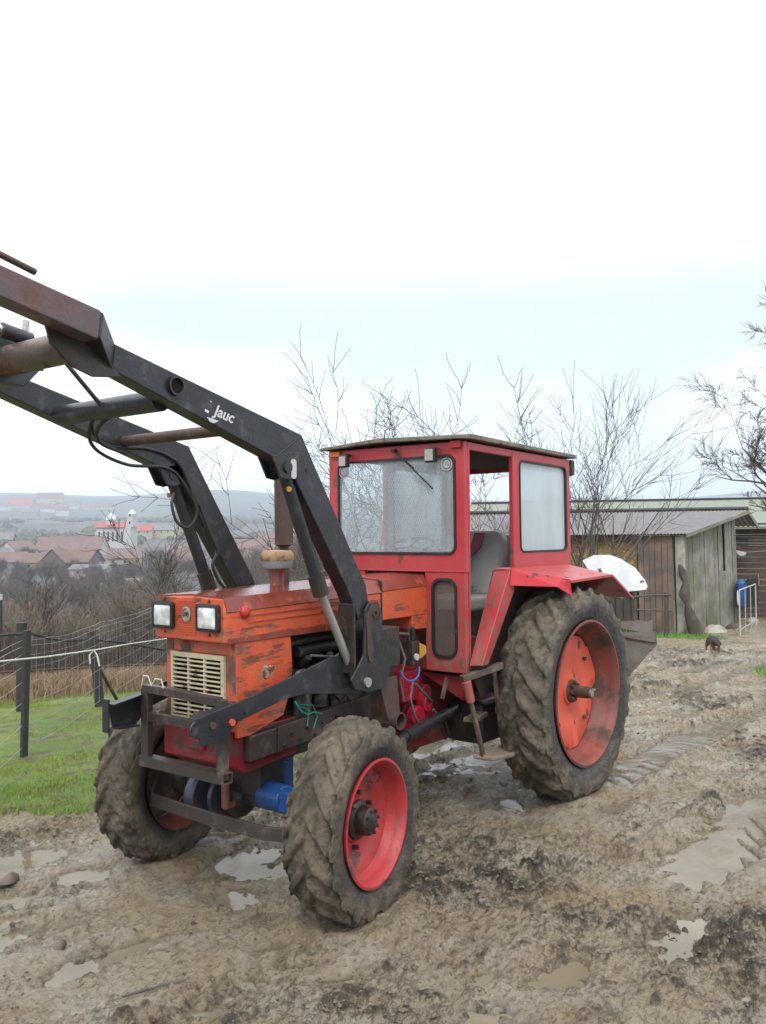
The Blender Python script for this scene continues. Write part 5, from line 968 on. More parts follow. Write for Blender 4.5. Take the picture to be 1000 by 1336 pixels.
# ---------------------------------------------------------------- DOG
DP = gp(931, 851); fx = Vector((CAM[0]-DP.x, CAM[1]-DP.y, 0)).normalized(); sx = Vector((-fx.y, fx.x, 0))
me = bpy.data.meshes.new('dog_body'); 
J = {'pel': (-.20, 0, .235, .085), 'sp': (-.05, 0, .25, .10), 'ch': (.12, 0, .235, .105), 'nk': (.21, 0, .23, .06), 'hd': (.28, .02, .20, .055), 'mz': (.35, .02, .155, .030),
     'fl1': (.13, .075, .15, .035), 'fl2': (.12, .08, .07, .024), 'fl3': (.15, .08, .015, .022), 'fr1': (.13, -.075, .15, .035), 'fr2': (.16, -.08, .07, .024), 'fr3': (.18, -.08, .015, .022),
     'bl1': (-.20, .07, .15, .045), 'bl2': (-.26, .08, .085, .025), 'bl3': (-.22, .08, .012, .020), 'br1': (-.20, -.07, .15, .045), 'br2': (-.24, -.08, .085, .025), 'br3': (-.20, -.08, .012, .020),
     't1': (-.29, 0, .26, .02), 't2': (-.36, .03, .31, .012), 'e1': (.25, .065, .225, .022), 'e2': (.27, .085, .175, .014), 'e3': (.25, -.03, .225, .022), 'e4': (.27, -.055, .175, .014)}
ks = list(J); E_ = [('pel', 'sp'), ('sp', 'ch'), ('ch', 'nk'), ('nk', 'hd'), ('hd', 'mz'), ('ch', 'fl1'), ('fl1', 'fl2'), ('fl2', 'fl3'), ('ch', 'fr1'), ('fr1', 'fr2'), ('fr2', 'fr3'), ('pel', 'bl1'), ('bl1', 'bl2'), ('bl2', 'bl3'), ('pel', 'br1'), ('br1', 'br2'), ('br2', 'br3'), ('pel', 't1'), ('t1', 't2'), ('hd', 'e1'), ('e1', 'e2'), ('hd', 'e3'), ('e3', 'e4')]
me.from_pydata([J[k][:3] for k in ks], [(ks.index(a), ks.index(b)) for a, b in E_], [])
import bmesh
bm = bmesh.new(); bm.from_mesh(me); sk = bm.verts.layers.skin.verify()
for i, v in enumerate(bm.verts): v[sk].radius = (J[ks[i]][3],)*2; v[sk].use_root = (i == 0)
bm.to_mesh(me); bm.free()
def fur():
    M = NM('black_and_tan_fur'); g = M.n('ShaderNodeSeparateXYZ'); M.l(M.co, g.inputs[0])
    f = M.ramp(M.math('ADD', g.outputs[2], M.math('MULTIPLY', M.noise(14, 3), .05)), .16, .22); c = M.mix(f, (.26, .12, .07), (.028, .02, .016))
    M.set('Base Color', c); M.set('Roughness', .85); M.bump(M.noise(90, 4), .01); return M.m
o = bpy.data.objects.new('dog', me); COL.objects.link(o); me.materials.append(fur())
m = o.modifiers.new('skin', 'SKIN'); m.use_smooth_shade = True; m = o.modifiers.new('sub', 'SUBSURF'); m.levels = m.render_levels = 2
o.location = DP; o.rotation_euler = (0, 0, math.atan2(fx.y, fx.x)+.25); o.scale = (1.05,)*3
tag(o, 'small black and tan dog walking head down across the muddy track', 'dog')
# ---------------------------------------------------------------- FENCE ON THE LEFT
FA = gp(30, 993); FC = gp(133, 925); fd_ = (FC-FA); fd_.z = 0; fd_.normalize()
FD = FC+fd_*6.0; FD.z = max(gz(FD.x, FD.y), FC.z-.15); FZ = FA-fd_*3.4; FZ.z = gz(FZ.x, FZ.y); FE = FD+fd_*6; FE.z = max(gz(FE.x, FE.y), FC.z-.2)
def post(P, top, r, lb, square=True, mat=POST):
    b = MB(); b.bar((0, 0, -.3), tuple(top), r*2, r*2, (1, 0, 0)) if square else b.tube([(0, 0, -.9 if P.x > 2 else -.25), tuple(Vector(top)*.5), tuple(top)], [r*1.1, r, r*.9], 9)
    o = b.build('fence_post', mat, bevel=.006); o.location = P; tag(o, lb, 'fence post', 'posts of the wire fence'); return o
hA = up(35, 822, FA).z-FA.z; tC = up(118, 822, FC); lean = (Vector((-.8, .6, 0))*.12)
post(FA, (.03, -.03, hA), .027, 'thin black fence post nearest the camera at the left edge of the photo')
post(FC, (lean.x, lean.y, tC.z-FC.z), .06, 'leaning tarred post with a dark brace behind the far front wheel', False)
hD = 1.15
post(FD, (0, 0, hD), .05, 'dark fence post hidden partly behind the tractor nose', False)
post(FE, (0, 0, hD), .05, 'farthest dark post of the wire fence behind the tractor nose', False)
FB = gp(30, 912); FB = Vector((FB.x*.6+FA.x*.4, FB.y*.6+FA.y*.4, 0)); FB.z = gz(FB.x, FB.y)
FB = Vector(CAM)+Vector(ray(29, 900))*11.2; FB.z = gz(FB.x, FB.y); hB = up(30, 812, FB).z-FB.z
post(FB, (0, 0, hB), .07, 'thick dark round post just behind the thin black post', False)
b = MB(); fb = gp(157, 920); tb = FC+Vector((lean.x, lean.y, tC.z-FC.z))*.6; b.tube([tuple(tb), (fb.x, fb.y, fb.z)], .022, 7); o = b.build('brace_bar', RUST); tag(o, 'rusty brace bar propped against the leaning tarred post', 'brace')
WM = empty('wire_fence', tuple(FC)); tag(WM, 'woven wire sheep mesh stretched between the dark posts above the grass', 'wire fence'); Mw = Matrix.Translation(-FC)
chain = [FZ, FA, FC, FD, FE]
for j, h in enumerate((.12, .32, .52, .70, .84, .95, 1.03, 1.09)):
    rnd = random.Random(j); pts = []
    for a_, b_ in zip(chain[:-1], chain[1:]):
        for k in range(10):
            t = k/10; p = a_.lerp(b_, t); g_h = p.z; pts.append((p.x, p.y, g_h+h-.05*math.sin(math.pi*t)+rnd.uniform(-.008, .008)))
    MB().tube(pts, .0022 if j < 6 else .003, 4, False).xf(Mw).build('line_wire', WIRE, WM)
b = MB()
for a_, b_ in zip(chain[1:-1], chain[2:]):
    L_ = (b_-a_).length; n = int(L_/.26)
    for k in range(n):
        p = a_.lerp(b_, (k+.5)/n); g_h = p.z; sg = .05*math.sin(math.pi*(k+.5)/n); b.tube([(p.x, p.y, g_h+.12-sg), (p.x+.01, p.y, g_h+1.09-sg)], .0015, 3, False)
b.xf(Mw).build('stay_wires', WIRE, WM)['kind'] = 'stuff'
def up2(px, py, D): return tuple(Vector(CAM)+Vector(ray(px, py))*D)
b = MB(); b.tube([up2(-30, 866, 7.0), up2(0, 863, 7.4), up2(60, 857, 8.4), up2(124, 848, 10.3), up2(170, 840, 12.2), up2(225, 832, 15)], .008, 6); b.tube([up2(118, 866, 10.25), up2(117, 855, 10.25), up2(123, 848, 10.25), up2(127, 855, 10.25), up2(130, 869, 10.25)], .010, 6)
o = b.build('white_rope', ROPE, smooth=True); tag(o, 'white rope strung along the wire fence and looped over the leaning post', 'rope')
b = MB(); b.tube([up2(0, 829, 10.6), up2(40, 826, 10.8), up2(66, 833, 11), up2(90, 836, 11.3), up2(118, 834, 11.4), up2(160, 838, 12.5), up2(215, 848, 14)], .020, 6); o = b.build('slack_cable', POST, smooth=True); tag(o, 'slack dark cable sagging between the thick and the leaning post', 'cable')
# old paling fence on the crest
PF = empty('paling_fence', up2(110, 870, 21)); tag(PF, 'weathered grey paling fence standing behind the brown weeds', 'fence'); Mp = Matrix.Translation(-PF.location)
rnd = random.Random(21); pr = []
for i in range(100):
    px = -20+i*3.0; D = 19.5+i*.035; P = Vector(CAM)+Vector(ray(px, 850))*D; g0 = gz(P.x, P.y); P.z = g0; top = up(px, 829+4*math.sin(i*.3)+rnd.uniform(-3, 3), P)
    h = max(.5, top.z-g0); b = MB(); b.bar((P.x, P.y, g0-.1), (P.x+rnd.uniform(-.03, .03), P.y, g0+h), .05, .02, (_R[0], _R[1], 0)); b.xf(Mp); q = b.build('paling', WOODB if i % 3 else BARKD, PF); pr.append(P)
MB().tube([tuple(p+Vector((0, 0, .35))) for p in pr[::8]], .03, 5, False).xf(Mp).build('rail', WOODB, PF)
# ---------------------------------------------------------------- TREES AND SHRUBS
def nptubes(name, segs, mat, parent=None, n=4):
    """segs: array (k, 8): p0 xyz, r0, p1 xyz, r1 -> open n-sided tubes in one mesh"""
    S = np.asarray(segs, float); p0, r0, p1, r1 = S[:, 0:3], S[:, 3], S[:, 4:7], S[:, 7]
    d = p1-p0; d /= np.linalg.norm(d, axis=1)[:, None]+1e-9; h = np.where(np.abs(d[:, 2:3]) < .9, [[0, 0, 1.]], [[1., 0, 0]])
    u = np.cross(d, h); u /= np.linalg.norm(u, axis=1)[:, None]; v = np.cross(d, u)
    an = 2*np.pi*np.arange(n)/n; ring = u[:, None, :]*np.cos(an)[None, :, None]+v[:, None, :]*np.sin(an)[None, :, None]
    A = p0[:, None]+ring*r0[:, None, None]; B = (p1+d*r1[:, None]*.5)[:, None]+ring*r1[:, None, None]
    V = np.concatenate([A, B], 1).reshape(-1, 3); o = np.arange(len(S))[:, None]*2*n; i = np.arange(n)[None]; j = (i+1) % n
    F = np.stack([o+i, o+j, o+n+j, o+n+i], -1).reshape(-1, 4)
    return npmesh(name, V, F, mat, parent=parent)
def grow(rnd, p, d, L, r, lev, out, droop=0, wig=.16, kids=(3, 5), spread=.7, shrink=.62, minr=.003, upw=.08):
    p = Vector(p); d = Vector(d).normalized(); n = max(3, int(5-lev*.3)); st = L/n
    for i in range(n):
        q = p+d*st; r2 = max(r*(1-(.75 if lev else .88)*(i+1)/n), minr*.6); out.append((*p, max(r, minr), *q, r2, lev)) if False else out.append((*p, max(r*(1-(.75 if lev else .88)*i/n), minr*.6), *q, r2))
        d = (d+Vector((rnd.uniform(-wig, wig), rnd.uniform(-wig, wig), rnd.uniform(-wig, wig)+upw-droop))).normalized(); p = q
        if lev < grow.max and i >= (1 if lev == 0 else 0):
            for k in range(rnd.choice(kids) if lev < grow.max-1 else rnd.choice((1, 2, 3))):
                if rnd.random() < .72:
                    ax = d.orthogonal().normalized(); ax.rotate(Matrix.Rotation(rnd.uniform(0, 6.283), 3, d)); nd = (d*math.cos(spread*rnd.uniform(.6, 1.3))+ax*math.sin(spread*rnd.uniform(.6, 1.3)))
                    grow(rnd, p, nd, L*shrink*rnd.uniform(.6, 1.1), max(r2*.62, minr), lev+1, out, droop, wig*1.15, kids, spread, shrink, minr, upw)
def tree(name, P, label, cat, seed, H, r, stems, lev=3, group=None, mat=BARK, z0=-.1, **k):
    rnd = random.Random(seed); grow.max = lev; out = []; tr = []
    for (dx, dy, dz, L) in stems:
        s_ = [(0, 0, -.3, r*1.25, 0, 0, z0, r*1.05)] if z0 > 0 else []; grow(rnd, (0, 0, z0), (dx, dy, dz), L, r, 0, s_, **k); n0 = max(3, 5); out += s_
    o = empty(name, tuple(P)); tag(o, label, cat, group)
    # the main stems are the first segments grown at level 0: split by radius
    S = np.array(out); big = (S[:, 3] > r*.42); 
    if big.any(): nptubes('trunk', S[big], mat, o, 7)
    nptubes('branches', S[~big], mat, o, 3)
    return o
RX, RY = Vector((_R[0], _R[1], 0)).normalized(), Vector((_fw[0], _fw[1], 0)).normalized()
def dr(a, b, c): v = RX*a+RY*b; return (v.x, v.y, c)      # right, away, up
def plantpos(px, D): v = Vector(CAM)+Vector(ray(px, 700))*D; v.z = gz(v.x, v.y); return v
tree('bare_tree', plantpos(415, 12.5), 'slender bare tree rising behind the windscreen side of the cab', 'tree', 3, 5, .035, [dr(-.25, .1, 1)+(2.64,), dr(.12, 0, 1)+(2.74,), dr(.45, .1, 1)+(2.28,)], 3, minr=.0056, kids=(1, 2, 2), spread=.7, wig=.17)
tree('bare_tree', plantpos(475, 13.2), 'bare tree with a few dead leaves left of centre above the cab roof', 'tree', 14, 5, .035, [dr(-.28, 0, 1)+(2.82,), dr(.10, .1, 1)+(3.00,), dr(.3, -.1, 1)+(2.18,)], 3, minr=.0056, kids=(1, 2, 2), spread=.7, wig=.17)
tree('bare_tree', plantpos(590, 13.5), 'thin bare shoots rising straight above the cab roof', 'tree', 25, 5, .028, [dr(-.15, 0, 1)+(2.61,), dr(.12, .1, 1)+(2.51,), dr(.35, .1, 1)+(2.42,)], 3, minr=.0056, kids=(1, 2, 2), spread=.7, wig=.15)
tree('bare_tree', plantpos(770, 15), 'bare upright tree with spreading crown right of the cab rear', 'tree', 37, 5, .065, [dr(-.02, .1, 1)+(3.15,), dr(-.22, 0, 1)+(2.67,), dr(.22, 0, 1)+(2.67,)], 3, minr=.0048, kids=(1, 2), spread=.55, wig=.10)
tree('bare_tree', plantpos(706, 17), 'bare tree leaning far to the right over the shed roof', 'tree', 42, 5, .062, [dr(.86, .1, 1)+(3.84,), dr(.42, 0, 1)+(3.32,)], 3, minr=.0052, kids=(1, 2), spread=.5, wig=.07, upw=.05)
tree('bare_tree', plantpos(690, 15), 'small bare tree seen through the open doorway of the cab', 'tree', 55, 5, .04, [dr(-.3, .1, 1)+(2.34,), dr(.25, 0, 1)+(2.26,), dr(0, 0, 1)+(2.09,)], 3, minr=.0045, kids=(1, 2, 2), spread=.6, wig=.12)
tree('bare_tree', plantpos(1105, 13.5), 'larger bare tree whose branches reach in from the right edge', 'tree', 61, 6, .085, [dr(-.30, .05, .8)+(2.5,), dr(-.05, 0, 1)+(2.9,), dr(-.75, 0, .5)+(1.7,), dr(-.6, .2, .8)+(2.1,)], 4, minr=.0040, kids=(1, 2, 3), spread=.6, wig=.13, shrink=.52, upw=.03, z0=2.0)
# a few clinging dead leaves
def leaves(P0, n, s_, seed, label, px0, px1, py0, py1, D):
    rnd = random.Random(seed); V = []; F = []
    for k in range(n):
        c = Vector(CAM)+Vector(ray(rnd.gauss((px0+px1)/2, (px1-px0)/4), rnd.gauss((py0+py1)/2, (py1-py0)/4)))*(D+rnd.uniform(-.3, .3)); a = Vector((rnd.uniform(-1, 1), rnd.uniform(-1, 1), rnd.uniform(-1, 1))).normalized(); b_ = a.orthogonal().normalized()
        o = len(V); V += [c-a*s_, c+b_*s_*.4, c+a*s_, c-b_*s_*.4]; F.append((o, o+1, o+2, o+3))
    return npmesh('dead_leaves', [tuple(v) for v in V], F, worn('dead_leaf', (.10, .06, .045), rough=.9, rt=.8), smooth=False)
# left-hand hillside shrubs and orchard trees below the crest
rnd = random.Random(77)
prot = {}
def shrub(kind, seed):
    grow.max = 3 if kind != 'bush' else 2; out = []; r_ = random.Random(seed)
    if kind == 'orchard':
        grow(r_, (0, 0, -.2), (r_.uniform(-.1, .1), r_.uniform(-.1, .1), 1), 2.3, .15, 0, out, kids=(2, 3, 3), spread=.62, shrink=.68, minr=.011, upw=.06, wig=.15)
    elif kind == 'scrub':
        for k in range(7): grow(r_, (r_.uniform(-.5, .5), r_.uniform(-.5, .5), -.2), (r_.uniform(-.5, .5), r_.uniform(-.5, .5), 1), 1.5, .035, 0, out, kids=(2, 3), spread=.6, shrink=.66, minr=.010, upw=.06, wig=.2)
    else:
        for k in range(16): grow(r_, (r_.uniform(-.7, .7), r_.uniform(-.7, .7), -.2), (r_.uniform(-.7, .7), r_.uniform(-.7, .7), 1), 1.2, .02, 0, out, kids=(2, 3), spread=.7, shrink=.6, minr=.009, upw=.05, wig=.25)
    return np.array(out)
BUSHG = worn('yellow_green_bush', (.20, .22, .04), (.12, .15, .03), var=2, rough=.9, rt=.6, rust=(.08, .08, .03)); BUSHB = worn('red_brown_scrub', (.19, .15, .12), (.14, .115, .095), var=1, rough=.95, rt=.9)
def scrubobj(name, kind, seed, mat, P, sc, rz, label, cat, group):
    key = (kind, seed, mat.name)
    if key in prot:
        src, ms = prot[key]; o = src.copy(); COL.objects.link(o)
        for m_ in ms: c = m_.copy(); COL.objects.link(c); c.parent = o
    else:
        o = empty(name); S = shrub(kind, seed); lim = {'orchard': .06, 'scrub': .022, 'bush': .014}[kind]; big = S[:, 3] > lim
        ms = [nptubes('trunk' if kind == 'orchard' else 'stems', S[big], mat, o, 5), nptubes('branches', S[~big], mat, o, 3)]
        prot[key] = (o, ms)
    o.location = P; o.scale = (sc, sc, sc); o.rotation_euler = (0, 0, rz); tag(o, label, cat, group); return o
scrubobj('orchard_tree', 'orchard', 1, BARK, plantpos(208, 26), 1.15, .3, 'broad bare fruit tree beside the tractor headlights on the slope', 'tree', None)
scrubobj('orchard_tree', 'orchard', 2, BARK, plantpos(52, 30), .9, 1.3, 'slim bare fruit tree at the left in front of the yellow green bushes', 'tree', None)
scrubobj('orchard_tree', 'orchard', 3, BARK, plantpos(120, 36), 1.0, 2.3, 'bare fruit tree between the two fence posts, farther down the slope', 'tree', None)
G1_ = 'bare brown thickets down the slope'; G2_ = 'yellow green bushes on the slope'; G3_ = 'bare valley trees in front of the village'
spots = []
for i in range(78):
    px = rnd.uniform(-30, 400); D = 29+60*rnd.random()**1.2; P = plantpos(px, D); cap = 760+25*(D < 45)+rnd.uniform(-8, 25)+(-25 if px > 130 else 0)
    top = up(px, cap, P).z-P.z; hgt = max(1.5, min(6.5, top))
    scrubobj('bare_thicket', 'bush' if i % 3 else 'scrub', 10+i % 5, BUSHB if i % 4 else BARKF, P, hgt/2.6, rnd.uniform(0, 6), 'tangled brown leafless thicket on the slope between the fence and the village', 'thicket', G1_)
for i in range(12):
    px = rnd.uniform(-15, 60); D = rnd.uniform(58, 80); P = plantpos(px, D); top = up(px, rnd.uniform(752, 768), P).z-P.z
    scrubobj('green_bush', 'bush', 20+i % 3, BUSHG, P, max(1.2, top/2.5), rnd.uniform(0, 6), 'yellow green bush at the left edge below the village roofs', 'bush', G2_)
for i in range(165):
    px = rnd.uniform(-20, 420); D = rnd.uniform(110, 400); P = plantpos(px, D); s_ = rnd.uniform(1.5, 2.7)
    scrubobj('valley_tree', 'scrub', 30+i % 4, BARKF, P, s_*1.15, rnd.uniform(0, 6), 'hazy leafless tree down in the valley among the village roofs', 'tree', G3_)
# distant woods on the facing hillside (one mass nobody could count)
rv = np.random.default_rng(4); V = []; F = []
for i in range(6000):
    D = rv.uniform(520, 1400); px = rv.uniform(-60, 700); 
    if vn(np.array([px*.02]), np.array([D*.006]), s=3)[0] < -.08: continue
    P = Vector(CAM)+Vector(ray(px, 690))*D; z = gz(P.x, P.y); o = len(V); R = rv.uniform(1.5, 3.8)
    n = 7
    for (zz, rr) in ((0, .8), (.5, 1.0), (.95, .7)):
        for k in range(n): a = 2*math.pi*k/n; q = R*rr*rv.uniform(.7, 1.25); V.append((P.x+q*math.cos(a), P.y+q*math.sin(a), z-1+R*1.5*zz*rv.uniform(.85, 1.15)))
    V.append((P.x, P.y, z-1+R*1.6*rv.uniform(.9, 1.2)))
    for l in range(2):
        for k in range(n): F.append((o+l*n+k, o+l*n+(k+1) % n, o+(l+1)*n+(k+1) % n, o+(l+1)*n+k))
    for k in range(n): F.append((o+2*n+k, o+2*n+(k+1) % n, o+3*n, o+3*n))
me = bpy.data.meshes.new('far_woods'); me.from_pydata(V, [], [f if f[2] != f[3] else f[:3] for f in F]); me.materials.append(worn('far_wood', (.085, .08, .07), (.10, .11, .065), var=.02, rough=.95, rt=.9))
o = bpy.data.objects.new('far_woods', me); COL.objects.link(o); tag(o, 'hazy brown grey woods covering the hillside beyond the village', 'woods', None, 'stuff')
# ---------------------------------------------------------------- VILLAGE
def vm(n, c, c2=None, **k): return worn(n, c, c2, var=.3, rough=.85, rt=.8, bump=0, **k)
WALLS = {'cream': vm('cream_house_wall', (.38, .34, .25)), 'white': vm('white_house_wall', (.46, .45, .43)), 'grey': vm('grey_house_wall', (.25, .24, .23)), 'yellow': vm('yellow_house_wall', (.42, .39, .20)), 'wood': vm('brown_house_wall', (.13, .10, .08))}
ROOFS = {'red': vm('weathered_red_tiles', (.19, .115, .105), (.15, .095, .088)), 'bright': vm('bright_red_roof', (.36, .10, .075)), 'brown': vm('brown_tiles', (.17, .10, .08), (.13, .085, .07)), 'grey': vm('grey_slates', (.17, .165, .165))}
WIN = worn('dark_window_pane', (.03, .035, .04), rough=.25, rt=.9)
def house(px, py, D, w_, dp, h, rh, ang, wall, roof, label, nwin=3, cat='house', name='village_house', chim=True):
    P = gp(px, py); k_ = min(1.5, max(.55, (P-Vector(CAM)).length/D))*(.84 if D < 450 else 1); w_, dp, h, rh = w_*k_, dp*k_, h*k_, rh*k_
    o = empty(name, tuple(P), YAW-math.pi/2+rad(ang)); tag(o, label, cat)
    b = MB(); b.loft([[(-w_/2, -dp/2, -2), (-w_/2, dp/2, -2), (w_/2, dp/2, -2), (w_/2, -dp/2, -2)], [(-w_/2, -dp/2, h), (-w_/2, dp/2, h), (w_/2, dp/2, h), (w_/2, -dp/2, h)]]); b.prism([(-dp/2, h), (dp/2, h), (0, h+rh*.96)], 'x', -w_/2+.02, w_/2-.02); b.build('wall', WALLS[wall], o)
    e = .5; b = MB()
    for s in (-1, 1): b.loft([[(x, s*(dp/2+e), h-rh*e/(dp/2)+.02), (x, s*(dp/2+e), h-rh*e/(dp/2)+.28), (x, 0, h+rh+.26), (x, 0, h+rh)] for x in (-w_/2-e, w_/2+e)])
    rf = b.build('roof', ROOFS[roof], o)
    if chim: MB().box(w_*.2, w_*.2+.8, .4, 1.2, h+rh*.4, h+rh+1).build('chimney', WALLS['grey'], rf)
    for k in range(nwin):
        x = -w_/2+w_*(k+.5)/nwin; MB().box(x-.55, x+.55, -dp/2-.06, -dp/2-.002, h-2.1, h-.8).build('window', WIN, o)
    for y in (-dp*.2, dp*.2): MB().box(-w_/2-.06, -w_/2-.002, y-.5, y+.5, h-2.1, h-.8).build('window', WIN, o)
    return o
HS = [(95, 725, 330, 27, 10, 2.6, 5.0, -4, 'white', 'red', 'very long building with a broad faded red roof left of the church', 7),
      (24, 728, 320, 12, 8, 3.2, 3.2, 70, 'white', 'red', 'white house with gable end left of the long red roofed building', 2),
      (5, 712, 380, 10, 9, 3.0, 3.5, 10, 'grey', 'grey', 'grey roofed house cut by the left edge of the photo', 2), (12, 708, 400, 8, 7, 4.2, 2, 80, 'yellow', 'brown', 'small bright yellow house with a dark archway above the white gable', 1),
      (98, 746, 240, 15, 9, 3.3, 3.6, -14, 'wood', 'brown', 'brown tiled barn house with its dark gable towards the camera', 3), (76, 748, 245, 8, 8, 3.4, 4.0, 85, 'wood', 'brown', 'dark timber gable in front of the brown tiled barn house', 1),
      (52, 748, 235, 9, 8, 3.4, 2.6, 8, 'cream', 'brown', 'cream walled house behind the slim fruit tree', 2), (15, 745, 250, 9, 7, 3.0, 2.8, 30, 'grey', 'red', 'low grey house with a purple red roof at lower left', 2),
      (3, 738, 255, 6, 6, 3.0, 2.8, 75, 'cream', 'grey', 'cream gable at the extreme left with a grey roof', 1), (120, 752, 215, 11, 6, 2.2, 1.2, -10, 'white', 'grey', 'low white shed wall under the brown tiled barn house', 2),
      (165, 738, 300, 13, 8, 3.0, 3.4, 10, 'cream', 'red', 'red tiled house among bare trees just under the church', 3), (118, 772, 150, 8, 6, 2.0, 2.2, 20, 'wood', 'red', 'red roof peeping out of the thicket low in the valley', 1),
      (185, 775, 140, 7, 5, 2.4, 1.2, 10, 'white', 'grey', 'pale shed among thicket beside the tractor nose', 1), (148, 782, 150, 5, 4, 2.2, 1.0, 0, 'white', 'grey', 'small white hut low in the thicket left of the tractor nose', 1),
      (238, 742, 260, 11, 7, 3, 3.6, 60, 'wood', 'brown', 'brown gable seen between the loader cylinders', 1), (210, 702, 520, 22, 9, 4.5, 2.5, -5, 'yellow', 'grey', 'long pale yellow building right of the church tower', 6),
      (188, 703, 560, 10, 8, 5, 3, 10, 'cream', 'bright', 'orange roofed house close to the right side of the church', 2),
      (330, 722, 420, 16, 9, 3, 4.5, -8, 'wood', 'red', 'red roofed house seen between the loader arms left of the exhaust', 3), (352, 712, 520, 13, 9, 3, 4.2, 14, 'cream', 'red', 'higher red roofed house just left of the exhaust stack', 2), (338, 735, 330, 12, 8, 3, 4.0, 30, 'grey', 'brown', 'nearest brown roof between the loader arms', 2),
      (26, 663, 1150, 34, 12, 4, 7, 0, 'cream', 'bright', 'bright red roof high on the hillside at far left', 4), (66, 657, 1200, 34, 16, 7, 8, 12, 'cream', 'brown', 'largest brown roofed house on top of the far hill', 4), (73, 663, 1120, 10, 10, 6, 4, 70, 'yellow', 'brown', 'tiny yellow house below the largest hilltop house', 1),
      (58, 668, 1050, 30, 10, 4, 5, -5, 'white', 'red', 'faded pink roofed row of houses on the far hill', 5), (82, 673, 1000, 14, 10, 6, 5, 20, 'white', 'red', 'small reddish house on the hillside left of the church dome', 2), (4, 666, 1080, 16, 10, 5, 5, 40, 'white', 'grey', 'grey house on the hillside at the left edge', 2),
      (96, 664, 1100, 16, 9, 4, 4, -10, 'white', 'grey', 'pale house with grey roof right of the hilltop houses', 3), (130, 665, 1050, 40, 10, 3, 5, 0, 'cream', 'red', 'long pink roof on the hillside just behind the church dome', 6), (40, 673, 960, 18, 9, 4, 4, 5, 'grey', 'grey', 'low grey building under the pink roofed row', 3)]
for hs in HS: house(*hs[:-1], nwin=hs[-1])
# church
CHD = 520; P = Vector(CAM)+Vector(ray(152, 700))*CHD; P.z = min(P.z, gz(P.x, P.y)) ; z1 = (Vector(CAM)+Vector(ray(152, 688))*CHD).z-P.z
CH = empty('church', tuple(P), YAW-math.pi/2+rad(-6)); tag(CH, 'white village church with a red roof, silver dome and silver topped bell tower', 'church')
u_ = CHD/FOC
MB().box(-22*u_, 24*u_, -5, 5, -3, z1).box(-26*u_, -22*u_, -3, 3, -3, z1*.8).build('nave_wall', WALLS['white'], CH)
b = MB(); b.loft([[(x*u_, -5.6, z1-.4), (x*u_, -5.6, z1), (x*u_, 0, z1+6*u_+.3), (x*u_, 5.6, z1), (x*u_, 5.6, z1-.4)] for x in (-24, 17)]); b.prism([(-7*u_, z1), (3*u_, z1), (-2*u_, z1+5*u_)], 'y', -6.4, -5); b.build('roof', ROOFS['bright'], CH)
b = MB(); b.lathe([(z1+2*u_, 7*u_), (z1+9*u_, 7*u_), (z1+9.2*u_, 8.2*u_), (z1+10*u_, 8.2*u_)], (-7*u_, 0, 0), 'z', 24); b.build('dome_drum', WALLS['white'], CH)
TIN = worn('tin_dome', (.62, .64, .68), rough=.35, rt=.8, bump=0)
b = MB(); b.lathe([(z1+9.5*u_, 7.2*u_)]+[(z1+9.8*u_+8*u_*math.sin(a), 6.8*u_*math.cos(a)) for a in [rad(15*k) for k in range(6)]]+[(z1+18.5*u_, .6*u_), (z1+20*u_, .3*u_), (z1+20*u_, .01)], (-7*u_, 0, 0), 'z', 24); b.build('dome', TIN, CH, smooth=True)
b = MB(); b.box(17*u_, 26*u_, -4, 4, z1, z1+12*u_).box(18*u_, 25.5*u_, -3.5, 3.5, z1+12*u_, z1+17*u_); b.build('bell_tower', WALLS['white'], CH)
b = MB(); b.lathe([(z1+17*u_, 5.2*u_)]+[(z1+17*u_+5*u_*math.sin(a), 4.8*u_*math.cos(a)) for a in [rad(15*k) for k in range(6)]]+[(z1+23*u_, .8*u_), (z1+24.5*u_, .3*u_), (z1+24.5*u_, .01)], (21.7*u_, 0, 0), 'z', 16); b.build('tower_dome', TIN, CH, smooth=True)
for k in range(6): x = (-18+k*6)*u_; MB().box(x-.6, x+.6, -5.06, -4.99, z1*.35, z1*.8).build('window', WIN, CH)
for z in (4, 13.5): MB().box(20.5*u_, 23*u_, -4.06 if z < 10 else -3.56, -3.9 if z < 10 else -3.4, z1+z*u_, z1+(z+3.5)*u_).build('window', WIN, CH)
# red garden fence and white-topped post down the slope
p0 = Vector(CAM)+Vector(ray(2, 806))*60; p1 = Vector(CAM)+Vector(ray(40, 802))*62; RFn = empty('red_garden_fence', tuple(p0)); tag(RFn, 'low red painted garden fence at the left edge beyond the wire fence', 'fence'); Mr = Matrix.Translation(-p0)
b = MB()
for k in range(14): q = p0.lerp(p1, k/13.5); q2 = p0.lerp(p1, (k+.9)/13.5); b.loft([[tuple(q), tuple(q2), tuple(q2+RY*.05), tuple(q+RY*.05)], [tuple(q+Vector((0, 0, .62))), tuple(q2+Vector((0, 0, .62))), tuple(q2+RY*.05+Vector((0, 0, .62))), tuple(q+RY*.05+Vector((0, 0, .62)))]])
b.xf(Mr); b.build('fence_panel', vm('red_fence_paint', (.33, .06, .05)), RFn)
for k in (0, .6, 1): q = p0.lerp(p1, k)-RY*.1; MB().tube([q-Vector((0, 0, 3)), q+Vector((0, 0, .85))], .09, 6).xf(Mr).build('fence_post', vm('brick_fence_post', (.36, .16, .10)), RFn)
q = Vector(CAM)+Vector(ray(1, 815))*24; o = MB().tube([(0, 0, -2.5), (0, 0, .65)], .05, 8).build('marker_post', POST); o.location = q; tag(o, 'dark post with a white top at the extreme left beyond the wire fence', 'post')
MB().tube([(0, 0, .65), (0, 0, .80)], .055, 8).build('post_cap', WHITEP, o)
